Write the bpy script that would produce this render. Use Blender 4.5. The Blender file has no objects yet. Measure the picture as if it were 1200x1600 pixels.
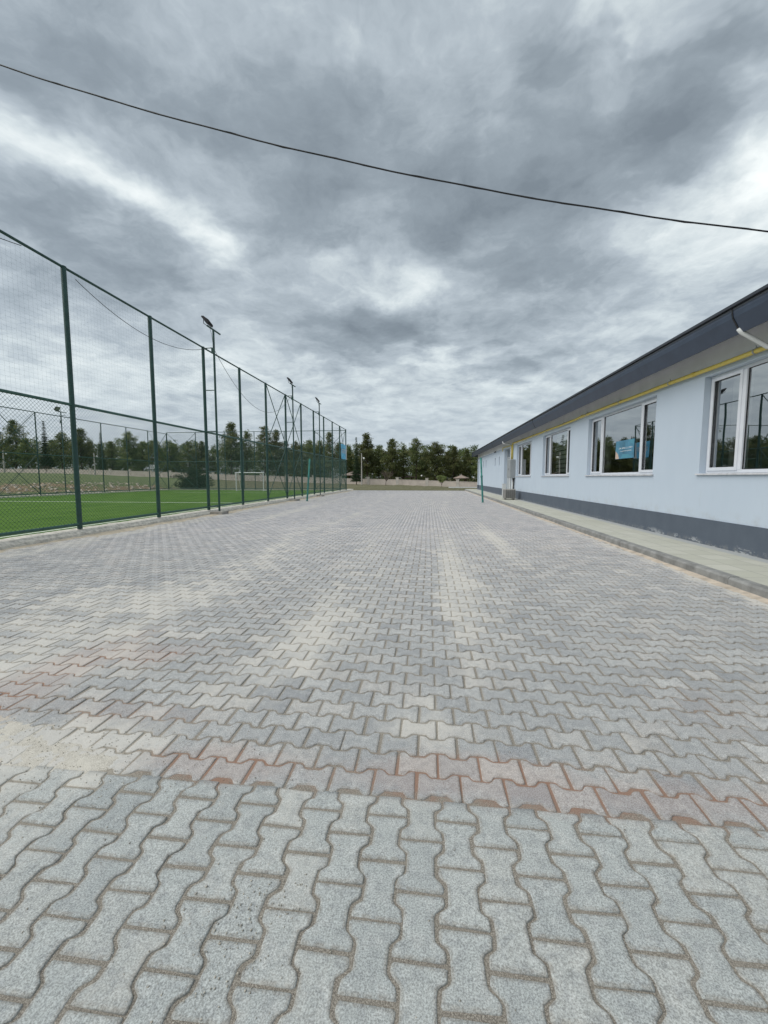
import bpy, math, random
import numpy as np
from math import radians, sin, cos, pi, atan2, sqrt
from mathutils import Vector
random.seed(4)
RNG = np.random.default_rng(7)
SC = bpy.context.scene
COL = SC.collection

# ------------------------------------------------------------------ camera
CAM_H = 1.4
cd = bpy.data.cameras.new('camera')
cd.sensor_fit = 'VERTICAL'; cd.sensor_height = 24.0; cd.lens = 632 / 1600 * 24.0
cd.clip_start = 0.05; cd.clip_end = 3000
cam = bpy.data.objects.new('camera', cd); COL.objects.link(cam)
cam.location = (0, 0, CAM_H)
cam.rotation_euler = (radians(90 - 4.8837), 0, radians(6.2975))
SC.camera = cam
SC.view_settings.view_transform = 'Standard'
SC.view_settings.look = 'None'
SC.view_settings.exposure = 0.74
SC.view_settings.gamma = 1.0

# ------------------------------------------------------------------ data
TREES = [(-169.9, 132.1, 3.58, 16.0, 0, 8.4), (-161.0, 131.9, 3.19, 18.1, 0, 7.5), (-151.4, 127.9, 2.95, 15.0, 1, 6.1), (-143.1, 126.6, 2.77, 18.2, 0, 6.8), (-132.4, 121.7, 2.66, 11.4, 1, 5.4), (-124.9, 120.7, 2.55, 17.7, 2, 5.0), (-127.5, 125.6, 2.5, 11.5, 1, 4.8), (-118.6, 120.4, 2.43, 13.4, 1, 5.3), (-110.7, 119.1, 2.22, 14.6, 0, 6.0), (-110.8, 122.8, 2.09, 11.0, 1, 4.7), (-97.9, 112.5, 1.96, 13.2, 2, 2.8), (-98.8, 117.3, 1.83, 10.7, 0, 4.8), (-87.7, 111.1, 1.61, 12.9, 0, 5.6), (-86.8, 115.3, 1.46, 10.8, 1, 4.4), (-76.7, 106.8, 1.33, 10.4, 1, 4.4), (-72.2, 106.9, 1.17, 10.2, 0, 5.1), (-73.3, 111.9, 1.09, 8.5, 1, 3.5), (-63.8, 102.5, 0.97, 9.9, 1, 4.2), (-60.6, 103.9, 0.83, 10.2, 0, 3.9), (-58.9, 105.9, 0.74, 6.6, 1, 3.0), (-49.2, 97.1, 0.58, 14.3, 0, 5.5), (-46.5, 100.1, 0.47, 12.7, 1, 4.1), (-40.1, 96.0, 0.35, 13.3, 1, 4.6), (-38.1, 99.3, 0.27, 13.0, 0, 4.1), (-36.6, 101.8, 0.21, 10.4, 1, 3.2), (-31.9, 95.4, 0.15, 9.8, 0, 3.9), (-28.8, 96.7, 0.06, 10.3, 1, 3.7), (-26.9, 99.3, -0.01, 10.3, 0, 3.8), (-22.9, 92.8, -0.07, 11.8, 1, 3.5), (-20.9, 95.4, -0.14, 9.7, 1, 3.3), (-19.3, 98.0, -0.19, 8.9, 0, 3.1), (-14.8, 82.5, -0.21, 10.1, 2, 2.0), (-13.9, 91.8, -0.24, 11.5, 0, 4.9), (-11.7, 95.0, -0.27, 9.0, 1, 3.3), (-8.2, 89.2, -0.31, 10.1, 0, 4.0), (-5.6, 91.4, -0.34, 8.7, 1, 2.9), (-2.8, 88.6, -0.39, 10.1, 1, 3.6), (-0.9, 93.0, -0.44, 8.2, 0, 2.4), (1.5, 86.3, -0.5, 9.1, 0, 3.8), (3.9, 90.7, -0.55, 7.6, 1, 2.6), (5.4, 86.2, -0.59, 8.4, 0, 3.3), (7.8, 87.4, -0.64, 8.0, 0, 3.0), (10.1, 84.7, -0.7, 7.6, 1, 2.9), (12.8, 86.0, -0.76, 8.2, 0, 3.3), (15.1, 83.1, -0.83, 8.3, 1, 3.2)]
BLOBS = [(8.0, 8.961, -0.686, -1.142, 10.348, -10.551, -0.57, 0.555, 0.606, -0.35), (3.63, 5.365, -2.386, -8.364, 10.123, -16.442, -0.49, 0.609, 0.624, -0.2), (4.367, 3.394, -1.969, -3.272, 5.525, -7.796, -0.279, 0.724, 0.63, -0.5), (6.906, 2.228, -0.124, -0.58, 5.258, -8.746, -0.256, 0.821, 0.51, -0.3), (2.689, 2.9, -1.314, -5.151, 2.972, -13.519, -0.586, 0.716, 0.381, -0.45), (8.807, 10.975, -2.612, -4.3, 8.927, -19.551, -0.652, 0.625, 0.429, -0.3), (6.15, -0.849, 0.13, -0.603, 5.466, -8.885, 0.106, 0.85, 0.516, -0.75), (7.009, -3.969, 0.976, -0.014, 9.255, -12.268, 0.346, 0.749, 0.565, -0.7), (15.072, -4.099, 0.489, -2.831, 25.649, -26.506, 0.173, 0.717, 0.675, -0.45), (13.913, -10.939, 3.294, 2.495, 34.562, -38.606, 0.382, 0.676, 0.63, -0.45), (8.974, -3.734, 0.401, -1.602, 14.519, -16.851, 0.281, 0.74, 0.611, -0.25), (4.614, 0.814, -0.436, -2.18, 6.205, -17.594, -0.131, 0.93, 0.344, -0.8), (7.12, -2.144, 0.249, -0.965, 8.743, -19.669, 0.254, 0.888, 0.382, -0.4), (6.295, -0.293, 0.084, -0.98, 8.882, -12.232, 0.03, 0.81, 0.586, -0.35), (9.431, -3.656, 0.399, -1.497, 13.569, -22.057, 0.298, 0.822, 0.485, -0.35), (10.639, -2.344, 1.205, 2.992, 12.389, -50.732, 0.182, 0.953, 0.243, -0.35), (10.835, 2.471, -2.062, -8.529, 10.798, -42.508, -0.164, 0.948, 0.274, -0.3), (7.753, 0.856, 0.0, -1.597, 14.475, -16.054, -0.081, 0.736, 0.672, -0.25), (6.253, 10.596, -5.116, -10.66, 4.883, -18.003, -0.601, 0.606, 0.52, 0.62), (4.568, 5.777, -3.209, -13.276, 7.515, -24.116, -0.521, 0.691, 0.502, 0.62), (13.729, 11.408, -6.282, -12.969, 12.57, -32.934, -0.43, 0.774, 0.465, 0.6), (7.432, 8.908, -3.742, -10.927, 19.806, -25.742, -0.418, 0.626, 0.659, 0.25), (12.211, 3.331, -0.168, -3.038, 27.525, -26.817, -0.175, 0.677, 0.715, 0.35), (19.228, -14.043, 1.373, -0.928, 8.406, -11.577, 0.493, 0.722, 0.485, 0.75), (9.678, -8.137, 3.97, 5.596, 7.281, -18.106, 0.459, 0.766, 0.45, 0.6), (8.399, -4.666, 0.475, -1.019, 9.229, -17.878, 0.429, 0.812, 0.395, 0.45), (12.375, 0.387, 0.083, -0.976, 8.848, -18.694, -0.031, 0.903, 0.429, 0.6), (8.843, -0.411, 0.118, -1.088, 9.861, -34.802, 0.041, 0.962, 0.271, 0.5), (11.968, 2.87, -0.132, -0.98, 8.882, -18.765, -0.206, 0.88, 0.427, 0.35), (24.368, -17.153, 1.685, -3.929, 35.604, -38.915, 0.441, 0.684, 0.581, 0.3), (3.202, 2.55, -0.187, -0.32, 2.902, -12.978, -0.605, 0.774, 0.188, 0.35), (4.121, 0.72, -0.022, -0.353, 3.201, -16.548, -0.168, 0.967, 0.191, 0.15), (3.618, -0.168, 0.048, -0.269, 2.442, -16.5, 0.044, 0.988, 0.146, 0.1), (7.234, 3.687, -1.589, -3.626, 4.867, -17.922, -0.376, 0.872, 0.313, 0.3), (5.973, 6.34, -0.482, -0.688, 6.23, -21.988, -0.703, 0.678, 0.214, 0.1), (19.485, -8.932, 0.941, -4.493, 40.711, -38.927, 0.279, 0.68, 0.679, 0.3), (8.121, -1.366, 0.192, -1.334, 12.091, -57.981, 0.158, 0.967, 0.198, 0.3), (9.192, 8.311, -4.29, -11.941, 16.911, -29.162, -0.384, 0.722, 0.576, 0.25)]
WALL = [(-1.379, 4.2, 130), (-1.177, 2.99, 120), (-0.983, 2.56, 112), (-0.795, 1.75, 104), (-0.615, 1.08, 96), (-0.51, 0.72, 92), (-0.373, 0.39, 89), (-0.199, -0.04, 86), (-0.047, -0.21, 82), (0.108, -0.53, 78), (0.27, -0.85, 74)]
SKY_GAIN = .47
N1, N2, N3, N4 = .45, .64, .28, -.72
SKY_RAMP = [(0.0,(.130,.155,.176)),(.28,(.193,.226,.252)),(.50,(.29,.33,.36)),(.70,(.42,.465,.48)),(1.0,(.64,.67,.66))]
HORIZON = (.31,.355,.41,1)
TREE_LABELS = [
    'dense pine far beyond the left edge of the sports fence view',
    'second dense pine beyond the left end of the wall',
    'narrow loose pine beyond the left end of the wall',
    'dense pine left of the far left spruce, behind the far side fence',
    'loose pine between the far left dense pine and its spruce',
    'tall pointed spruce at the far left, left of the far floodlight mast',
    'short loose pine just right of the far left spruce',
    'loose pine straight behind the lone far floodlight mast',
    'broad dense pine behind the nearest near-fence post',
    'short loose pine left of the slim pointed spruce',
    'slim pointed spruce beside the tall pale light pole',
    'short dense pine right of the slim pointed spruce',
    'tall dense pine left of the small white signboard',
    'short loose pine above the small white signboard',
    'loose pine right of the small white signboard',
    'dense pine above the low dark bush, left half',
    'small low pine behind the low dark bush',
    'loose pine above the right side of the low dark bush',
    'dense pine behind the nearest floodlight mast, left side',
    'small low pine in the gap left of the tallest pine',
    'tallest dense pine, just right of the nearest floodlight mast',
    'loose pine on the right shoulder of the tallest pine',
    'tall loose pine above the white goal',
    'dense pine right of the white goal',
    'small loose pine behind the crossed fence braces',
    'dense pine behind the middle floodlight mast',
    'loose pine right of the middle floodlight mast',
    'dense pine behind the farthest near-fence mast',
    'tall loose pine left of the blue banner',
    'loose pine directly behind the blue banner',
    'short dense pine just right of the blue banner',
    'thin bare-topped spruce standing on the lawn beside the blue banner',
    'tallest dense pine of the open group right of the sports fence',
    'short loose pine above the leafless brown tree, left',
    'dense pine above and right of the leafless brown tree',
    'small loose pine left of the middle pine over the lawn',
    'loose round pine above the low dark gazebo',
    'narrow short dense pine in the gap right of the low dark gazebo',
    'dense conical pine above and left of the young green tree',
    'small loose pine right of the young green tree',
    'dense pine above the small tan gazebo',
    'dense pine beside the corner of the blue building',
    'loose pine partly hidden by the far eave of the building',
    'dense pine hidden behind the building end, left one',
    'loose pine hidden behind the building end, right one',
]

# ------------------------------------------------------------------ node helpers
class NT:
    def __init__(s, tree): s.t = tree; s.n = tree.nodes; s.l = tree.links
    def new(s, typ, **kw):
        n = s.n.new(typ)
        for k, v in kw.items():
            if hasattr(n, k): setattr(n, k, v)
        return n
    def put(s, node, idx, val):
        if val is None: return
        if isinstance(val, bpy.types.NodeSocket): s.l.new(val, node.inputs[idx])
        else:
            sock = node.inputs[idx]
            if hasattr(sock, 'default_value'):
                try: sock.default_value = val
                except Exception: sock.default_value = (*val, 1.0)
    def math(s, op, a, b=None, c=None, clamp=False):
        n = s.new('ShaderNodeMath', operation=op, use_clamp=clamp)
        s.put(n, 0, a); s.put(n, 1, b); s.put(n, 2, c)
        return n.outputs[0]
    def vmath(s, op, a, b=None, scale=None):
        n = s.new('ShaderNodeVectorMath', operation=op)
        s.put(n, 0, a); s.put(n, 1, b)
        if scale is not None: s.put(n, 3, scale)
        return n.outputs[1] if op in ('DOT_PRODUCT', 'LENGTH', 'DISTANCE') else n.outputs[0]
    def noise(s, vec, scale, detail=4, rough=.55, dist=0.0):
        n = s.new('ShaderNodeTexNoise'); s.put(n, 'Vector', vec)
        n.inputs['Scale'].default_value = scale; n.inputs['Detail'].default_value = detail
        n.inputs['Roughness'].default_value = rough; n.inputs['Distortion'].default_value = dist
        return n.outputs[0]
    def ramp(s, fac, stops, interp='LINEAR'):
        n = s.new('ShaderNodeValToRGB'); n.color_ramp.interpolation = interp
        e = n.color_ramp.elements
        while len(e) < len(stops): e.new(.5)
        for i, (p, c) in enumerate(stops):
            e[i].position = p; e[i].color = (*c, 1) if len(c) == 3 else c
        s.put(n, 0, fac); return n.outputs[0]
    def step(s, x, lo, hi):
        n = s.new('ShaderNodeMapRange', interpolation_type='SMOOTHSTEP')
        s.put(n, 0, x); n.inputs[1].default_value = lo; n.inputs[2].default_value = hi
        return n.outputs[0]
    def mix(s, fac, a, b, blend='MIX'):
        n = s.new('ShaderNodeMix', data_type='RGBA', blend_type=blend)
        s.put(n, 0, fac); s.put(n, 6, a); s.put(n, 7, b)
        return n.outputs[2]
    def scalev(s, vec, sc):
        return s.vmath('MULTIPLY', vec, sc)
    def sep(s, vec):
        n = s.new('ShaderNodeSeparateXYZ'); s.put(n, 0, vec); return n.outputs
    def comb(s, x, y, z):
        n = s.new('ShaderNodeCombineXYZ'); s.put(n, 0, x); s.put(n, 1, y); s.put(n, 2, z); return n.outputs[0]

def newmat(name):
    m = bpy.data.materials.new(name); m.use_nodes = True
    t = NT(m.node_tree); bsdf = m.node_tree.nodes['Principled BSDF']
    g = t.new('ShaderNodeNewGeometry')
    return m, t, bsdf, g.outputs['Position']

def M(name, col, rough=.6, var=.12, scale=6., bump=0., bscale=60., metal=0., spec=.5, stretch=(1,1,1), hue=None):
    m, t, b, pos = newmat(name)
    p = t.scalev(pos, stretch)
    n = t.noise(p, scale, 5, .6)
    lo = tuple(c * (1 - var) for c in col); hi = tuple(min(1, c * (1 + var)) for c in (hue or col))
    c = t.ramp(n, [(.3, lo), (.7, hi)])
    t.put(b, 'Base Color', c)
    b.inputs['Roughness'].default_value = rough; b.inputs['Metallic'].default_value = metal
    b.inputs['Specular IOR Level'].default_value = spec
    if bump:
        bn = t.new('ShaderNodeBump'); bn.inputs['Strength'].default_value = bump; bn.inputs['Distance'].default_value = .01
        t.put(bn, 'Height', t.noise(pos, bscale, 3, .6)); t.put(b, 'Normal', bn.outputs[0])
    return m

# ------------------------------------------------------------------ world: overcast cloud sky over a Nishita sky
SUN_EL, SUN_AZ = radians(50), radians(-112)          # azimuth from +Y towards +X
W = bpy.data.worlds.new('World'); SC.world = W; W.use_nodes = True
w = NT(W.node_tree); W.node_tree.nodes.clear()
wo = w.new('ShaderNodeOutputWorld')
sky = w.new('ShaderNodeTexSky'); sky.sky_type = 'NISHITA'; sky.sun_disc = False
sky.sun_elevation = SUN_EL; sky.sun_rotation = SUN_AZ
bg1 = w.new('ShaderNodeBackground'); w.put(bg1, 0, sky.outputs[0]); bg1.inputs[1].default_value = .08
tc = w.new('ShaderNodeTexCoord'); D = tc.outputs['Generated']
sx = w.sep(D)
zc = w.math('MAXIMUM', w.math('ADD', sx[2], .16), .08)
P = w.comb(w.math('DIVIDE', sx[0], zc), w.math('DIVIDE', sx[1], zc), 0.0)      # the cloud deck as a plane overhead
def vn(vec, scale, det, rg=.6):
    n_ = w.new('ShaderNodeTexNoise'); w.put(n_, 'Vector', vec); n_.inputs['Scale'].default_value = scale; n_.inputs['Detail'].default_value = det; n_.inputs['Roughness'].default_value = rg
    return w.vmath('SUBTRACT', n_.outputs['Color'], (.5, .5, .5))
wa = vn(P, 1.3, 2); wb = vn(P, 4.5, 4)
DW = w.vmath('ADD', D, w.vmath('SCALE', w.vmath('ADD', w.vmath('SCALE', wa, None, .32), w.vmath('SCALE', wb, None, .22)), None, zc))
acc = None
for ax, ay, az, bx, by, bz, cx_, cy_, cz_, am in BLOBS:
    u = w.vmath('DOT_PRODUCT', DW, (ax, ay, az)); v = w.vmath('DOT_PRODUCT', DW, (bx, by, bz))
    s = w.math('MULTIPLY_ADD', v, v, w.math('MULTIPLY', u, u))
    g = w.math('POWER', .42, s)
    acc = w.math('MULTIPLY_ADD', g, am * SKY_GAIN, acc if acc is not None else 0.0)
Pw = w.vmath('ADD', P, w.vmath('ADD', w.vmath('SCALE', wa, None, .25), w.vmath('SCALE', wb, None, .16)))
fade = w.math('MULTIPLY_ADD', w.step(sx[2], .0, .26), .50, .50)
def lay(val, vec, sc, det, rg, amp):
    n_ = w.noise(vec, sc, det, rg)
    return w.math('MULTIPLY_ADD', w.math('SUBTRACT', n_, .5), w.math('MULTIPLY', fade, amp), val)
v = lay(acc, Pw, 1.6, 3, .5, N1)
v = lay(v, Pw, 4.0, 8, .62, N2)
v = lay(v, w.vmath('ADD', Pw, (7.3, 2.1, 0)), 9.0, 8, .62, N3)
puff = w.math('ABSOLUTE', w.math('SUBTRACT', w.noise(w.vmath('ADD', Pw, (3.1, 9.2, 0)), 3.4, 6, .6), .5))   # billowed edges
v = w.math('MULTIPLY_ADD', w.math('SUBTRACT', puff, .08), w.math('MULTIPLY', fade, N4), v)
v = w.math('ADD', v, .48)
hz = w.step(sx[2], .45, .0)
v = w.math('MULTIPLY_ADD', hz, .04, v)
cc = w.ramp(v, SKY_RAMP)
hcol = w.mix(w.math('MULTIPLY', w.step(sx[2], .22, 0.0), .5), cc, HORIZON)
bg2 = w.new('ShaderNodeBackground'); w.put(bg2, 0, hcol); bg2.inputs[1].default_value = 1.0
ms = w.new('ShaderNodeMixShader'); ms.inputs[0].default_value = .93
w.l.new(bg1.outputs[0], ms.inputs[1]); w.l.new(bg2.outputs[0], ms.inputs[2]); w.l.new(ms.outputs[0], wo.inputs[0])
W.cycles.sampling_method = 'MANUAL'; W.cycles.sample_map_resolution = 512

sd = bpy.data.lights.new('sun', 'SUN'); sd.energy = 1.5; sd.angle = radians(60); sd.color = (1.0, .97, .92)
so = bpy.data.objects.new('sun', sd); COL.objects.link(so)
sv = Vector((sin(SUN_AZ) * cos(SUN_EL), cos(SUN_AZ) * cos(SUN_EL), sin(SUN_EL)))
so.rotation_euler = sv.to_track_quat('Z', 'Y').to_euler()

# ------------------------------------------------------------------ mesh helpers
def link(o, parent=None):
    COL.objects.link(o)
    if parent is not None: o.parent = parent
    return o
def tag(o, label=None, cat=None, group=None, kind=None):
    if label: o['label'] = label
    if cat: o['category'] = cat
    if group: o['group'] = group
    if kind: o['kind'] = kind
    return o
def empty(name, loc=(0, 0, 0), label=None, cat=None, group=None, rz=0):
    o = bpy.data.objects.new(name, None); o.location = loc; o.rotation_euler = (0, 0, rz); o.empty_display_size = .2
    link(o); return tag(o, label, cat, group)
def copy_tree(o, parent=None):
    c = o.copy()
    for k in ('label', 'group', 'category'):
        if parent is None: break
    link(c, parent)
    for ch in list(o.children): copy_tree(ch, c)
    return c
class MB:
    def __init__(s): s.v = []; s.f = []; s.mi = []; s.sm = False
    def quad(s, a, b, c, d, m=0):
        i = len(s.v); s.v += [a, b, c, d]; s.f.append((i, i+1, i+2, i+3)); s.mi.append(m)
    def box(s, x0, x1, y0, y1, z0, z1, m=0):
        i = len(s.v)
        s.v += [(x0,y0,z0),(x1,y0,z0),(x1,y1,z0),(x0,y1,z0),(x0,y0,z1),(x1,y0,z1),(x1,y1,z1),(x0,y1,z1)]
        for f in ((0,3,2,1),(4,5,6,7),(0,1,5,4),(1,2,6,5),(2,3,7,6),(3,0,4,7)):
            s.f.append(tuple(i+k for k in f)); s.mi.append(m)
        return s
    def rod(s, a, b, r, n=8, r2=None, m=0, caps=True):
        a = Vector(a); b = Vector(b); d = (b - a)
        if d.length < 1e-6: return s
        d.normalize(); up = Vector((0,0,1)) if abs(d.z) < .9 else Vector((1,0,0))
        x = d.cross(up).normalized(); y = d.cross(x); i = len(s.v); r2 = r if r2 is None else r2
        for c, rr in ((a, r), (b, r2)):
            for k in range(n):
                t = 2*pi*k/n; s.v.append(tuple(c + x*cos(t)*rr + y*sin(t)*rr))
        for k in range(n):
            k2 = (k+1) % n; s.f.append((i+k, i+n+k, i+n+k2, i+k2)); s.mi.append(m)
        if caps and n > 3:
            s.f.append(tuple(i+k for k in range(n))); s.mi.append(m)
            s.f.append(tuple(i+n+k for k in reversed(range(n)))); s.mi.append(m)
        return s
    def tube(s, pts, r, n=8, m=0, rr=None):
        i0 = len(s.v); pts = [Vector(p) for p in pts]
        px = None
        for k, p in enumerate(pts):
            d = (pts[min(k+1, len(pts)-1)] - pts[max(k-1, 0)]).normalized()
            if px is None:
                up = Vector((0,0,1)) if abs(d.z) < .9 else Vector((1,0,0)); px = d.cross(up).normalized()
            x = (px - d * px.dot(d)).normalized(); px = x; y = d.cross(x)
            rad = rr[k] if rr else r
            for j in range(n):
                t = 2*pi*j/n; s.v.append(tuple(p + x*cos(t)*rad + y*sin(t)*rad))
        for k in range(len(pts)-1):
            for j in range(n):
                j2 = (j+1) % n; a = i0+k*n; s.f.append((a+j, a+n+j, a+n+j2, a+j2)); s.mi.append(m)
        s.f.append(tuple(i0+j for j in range(n))); s.mi.append(m)
        e = i0+(len(pts)-1)*n; s.f.append(tuple(e+j for j in reversed(range(n)))); s.mi.append(m)
        return s
    def lathe(s, c, prof, n=20, m=0):
        i0 = len(s.v)
        for r, z in prof:
            for j in range(n):
                t = 2*pi*j/n; s.v.append((c[0]+cos(t)*r, c[1]+sin(t)*r, c[2]+z))
        for k in range(len(prof)-1):
            for j in range(n):
                j2 = (j+1) % n; a = i0+k*n; s.f.append((a+j, a+j2, a+n+j2, a+n+j)); s.mi.append(m)
        return s
    def prism(s, poly, y0, y1, m=0, closed=True):      # poly in (x,z), extruded along y
        i = len(s.v); n = len(poly)
        for y in (y0, y1):
            s.v += [(x, y, z) for x, z in poly]
        for k in range(n if closed else n-1):
            k2 = (k+1) % n; s.f.append((i+k, i+k2, i+n+k2, i+n+k)); s.mi.append(m)
        if closed:
            s.f.append(tuple(i+k for k in reversed(range(n)))); s.mi.append(m)
            s.f.append(tuple(i+n+k for k in range(n))); s.mi.append(m)
        return s
    def build(s, name, mat, parent=None, bevel=0, smooth=False):
        me = bpy.data.meshes.new(name); me.from_pydata(s.v, [], s.f)
        mats = mat if isinstance(mat, (list, tuple)) else [mat]
        for mm in mats: me.materials.append(mm)
        if len(mats) > 1: me.polygons.foreach_set('material_index', s.mi)
        if smooth: me.polygons.foreach_set('use_smooth', [True]*len(me.polygons))
        me.update()
        o = bpy.data.objects.new(name, me); link(o, parent)
        if bevel:
            b = o.modifiers.new('bevel', 'BEVEL'); b.width = bevel; b.segments = 2; b.limit_method = 'ANGLE'
        return o
def npmesh(name, verts, faces_list, mat, parent=None, attrs=None, smooth=False):
    """faces_list: list of int arrays (k, n) of polygons with n corners each"""
    me = bpy.data.meshes.new(name)
    verts = np.asarray(verts, dtype=np.float32)
    me.vertices.add(len(verts)); me.vertices.foreach_set('co', verts.ravel())
    loops = np.concatenate([f.ravel() for f in faces_list]).astype(np.int32)
    tot = np.concatenate([np.full(len(f), f.shape[1], dtype=np.int32) for f in faces_list])
    st = np.concatenate([[0], np.cumsum(tot)[:-1]]).astype(np.int32)
    me.loops.add(len(loops)); me.loops.foreach_set('vertex_index', loops)
    me.polygons.add(len(tot)); me.polygons.foreach_set('loop_start', st)
    if smooth: me.polygons.foreach_set('use_smooth', np.ones(len(tot), dtype=bool))
    me.materials.append(mat)
    me.update(calc_edges=True); me.validate()
    for k, a in (attrs or {}).items():
        at = me.attributes.new(k, 'FLOAT', 'POINT'); at.data.foreach_set('value', np.asarray(a, dtype=np.float32))
    o = bpy.data.objects.new(name, me); return link(o, parent)

# ------------------------------------------------------------------ terrain heights (gently rising bank to the left)
WA = np.array(WALL)
def w_h(a): return np.interp(a, WA[:, 0], WA[:, 1])
def w_y(a): return np.interp(a, WA[:, 0], WA[:, 2])
def sst(x, lo, hi):
    t = np.clip((x - lo) / (hi - lo), 0, 1); return t*t*(3-2*t)
def terrain(x, y):
    x = np.asarray(x, float); y = np.asarray(y, float)
    a = np.clip(x / np.maximum(y, 5), -1.4, .3)
    y0 = np.where(a < -.68, 28.6 / np.maximum(-a, .01), 43.7)
    t = (y - y0) / (w_y(a) - y0)
    tc_ = np.clip(t, 0, 1)
    bank = sst(-a, .42, .72)
    prof = bank * (.38 * sst(tc_, .0, .085) + .62 * tc_**.9) + (1 - bank) * tc_
    return -.05 + prof * (w_h(a) + .05), tc_, bank
def tz(x, y): return float(terrain(x, y)[0])

# ------------------------------------------------------------------ materials
m_green = M('green_paint', (.018, .062, .052), .45, .25, 9, .15, 90)
m_railgreen_lit = M('rail_green_lit', (.035, .10, .08), .5, .3, 7, .15, 90)  # paler fence green: light caught on top of the rails, put into the colour
m_wire = M('pvc_wire', (.03, .085, .06), .5, .1)
m_net = M('net_cord', (.13, .17, .17), .8, .1)
m_black = M('black_plastic', (.012, .012, .014), .4, .1)
m_cable = M('cable_rubber', (.02, .02, .022), .6, .2, 3)
m_white = M('white_metal', (.72, .73, .74), .4, .06, 5)
m_frame = M('white_upvc', (.68, .70, .74), .35, .04, 5)
m_sill = M('marble_sill', (.58, .58, .60), .4, .2, 8, .1)
m_conc = M('concrete', (.56, .53, .47), .9, .38, 11, .6, 45)
m_footing = M('footing_concrete', (.33, .31, .28), .95, .3, 7, .8, 30)
m_roof = M('roof_sheet', (.028, .032, .042), .45, .15, 4)
m_slate = M('gutter_slate', (.050, .068, .105), .42, .12, 3)
m_lip = M('gutter_lip', (.11, .12, .14), .4, .1)
m_teal = M('teal_paint', (.07, .30, .26), .5, .25, 6, .2)
m_tealdk = M('teal_paint_worn', (.045, .20, .18), .6, .3, 6, .2)
m_grey = M('cabinet_grey', (.30, .32, .33), .5, .08, 4)
m_pipewhite = M('white_pvc', (.66, .67, .66), .45, .06)
m_trunk = M('bark', (.07, .052, .04), .95, .35, 3, .8, 20)
m_twig = M('twigs', (.13, .10, .085), .95, .3, 4)
m_polegrey = M('pole_concrete', (.42, .40, .37), .85, .15, 4)
m_rooftile = M('clay_roof', (.30, .24, .205), .8, .15, 4)
m_wood = M('dark_wood', (.09, .055, .04), .8, .3, 4)
m_globe = M('opal_globe', (.85, .85, .83), .3, .02)
m_steel = M('galvanised', (.36, .37, .38), .5, .1, 5, metal=.4)

def m_yellow_():
    m, t, b, pos = newmat('yellow_pipe')
    n = t.noise(pos, 9, 5, .65)
    c = t.ramp(n, [(.35, (.62, .47, .08)), (.62, (.66, .54, .14)), (.78, (.42, .33, .10))])
    t.put(b, 'Base Color', c); b.inputs['Roughness'].default_value = .5
    return m
m_yellow = m_yellow_()

def m_wall_():
    m, t, b, pos = newmat('blue_render')
    n = t.noise(t.scalev(pos, (1, 1, .5)), 1.3, 6, .6)
    n2 = t.noise(t.scalev(pos, (1, 1, .25)), 5, 5, .7)
    c = t.ramp(n, [(.25, (.475, .55, .635)), (.75, (.515, .588, .668))])
    c = t.mix(t.math('MULTIPLY', t.step(n2, .60, .8), .35), c, (.44, .50, .54, 1))
    st = t.noise(t.scalev(pos, (1, 5, .22)), 1.6, 6, .7); zz = t.sep(pos)
    c = t.mix(t.math('MULTIPLY', t.step(st, .56, .74), t.math('MULTIPLY', t.step(zz[2], 1.6, 1.2), .30)), c, (.36, .385, .40, 1))
    c = t.mix(t.math('MULTIPLY', t.step(t.noise(pos, 3, 6, .7), .45, .65), t.math('MULTIPLY', t.step(zz[2], .85, .60), .35)), c, (.38, .385, .38, 1))
    t.put(b, 'Base Color', c); b.inputs['Roughness'].default_value = .85
    bn = t.new('ShaderNodeBump'); bn.inputs['Strength'].default_value = .35; bn.inputs['Distance'].default_value = .006
    t.put(bn, 'Height', t.noise(pos, 55, 4, .7)); t.put(b, 'Normal', bn.outputs[0])
    return m
m_wall = m_wall_()
m_upper = M('white_render', (.86, .865, .87), .85, .07, 2.0, .35, 55)

def m_plinth_():
    m, t, b, pos = newmat('slate_plinth')
    n = t.noise(t.scalev(pos, (1, 1, .6)), 3, 6, .6)
    c = t.ramp(n, [(.3, (.078, .098, .128)), (.72, (.098, .120, .152))])
    s = t.sep(pos)
    edge = t.step(s[2], .27, .14)
    patch = t.step(t.noise(t.scalev(pos, (1, .7, 2.2)), 2.6, 8, .75), .545, .60)
    near = t.math('MULTIPLY', t.step(s[1], 5.5, 7.2), t.step(s[1], 12, 9))
    f = t.math('MULTIPLY', t.math('MULTIPLY', edge, patch), t.math('MULTIPLY_ADD', near, .55, .10))
    c = t.mix(f, c, (.55, .57, .58, 1))
    dirt = t.math('MULTIPLY', t.step(s[2], .24, .13), t.math('MULTIPLY', t.step(t.noise(pos, 7, 5, .7), .42, .6), .4))
    c = t.mix(dirt, c, (.25, .25, .24, 1))
    t.put(b, 'Base Color', c); b.inputs['Roughness'].default_value = .8
    bn = t.new('ShaderNodeBump'); bn.inputs['Strength'].default_value = .3; bn.inputs['Distance'].default_value = .006
    t.put(bn, 'Height', t.noise(pos, 45, 4, .7)); t.put(b, 'Normal', bn.outputs[0])
    return m
m_plinth = m_plinth_()

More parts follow.
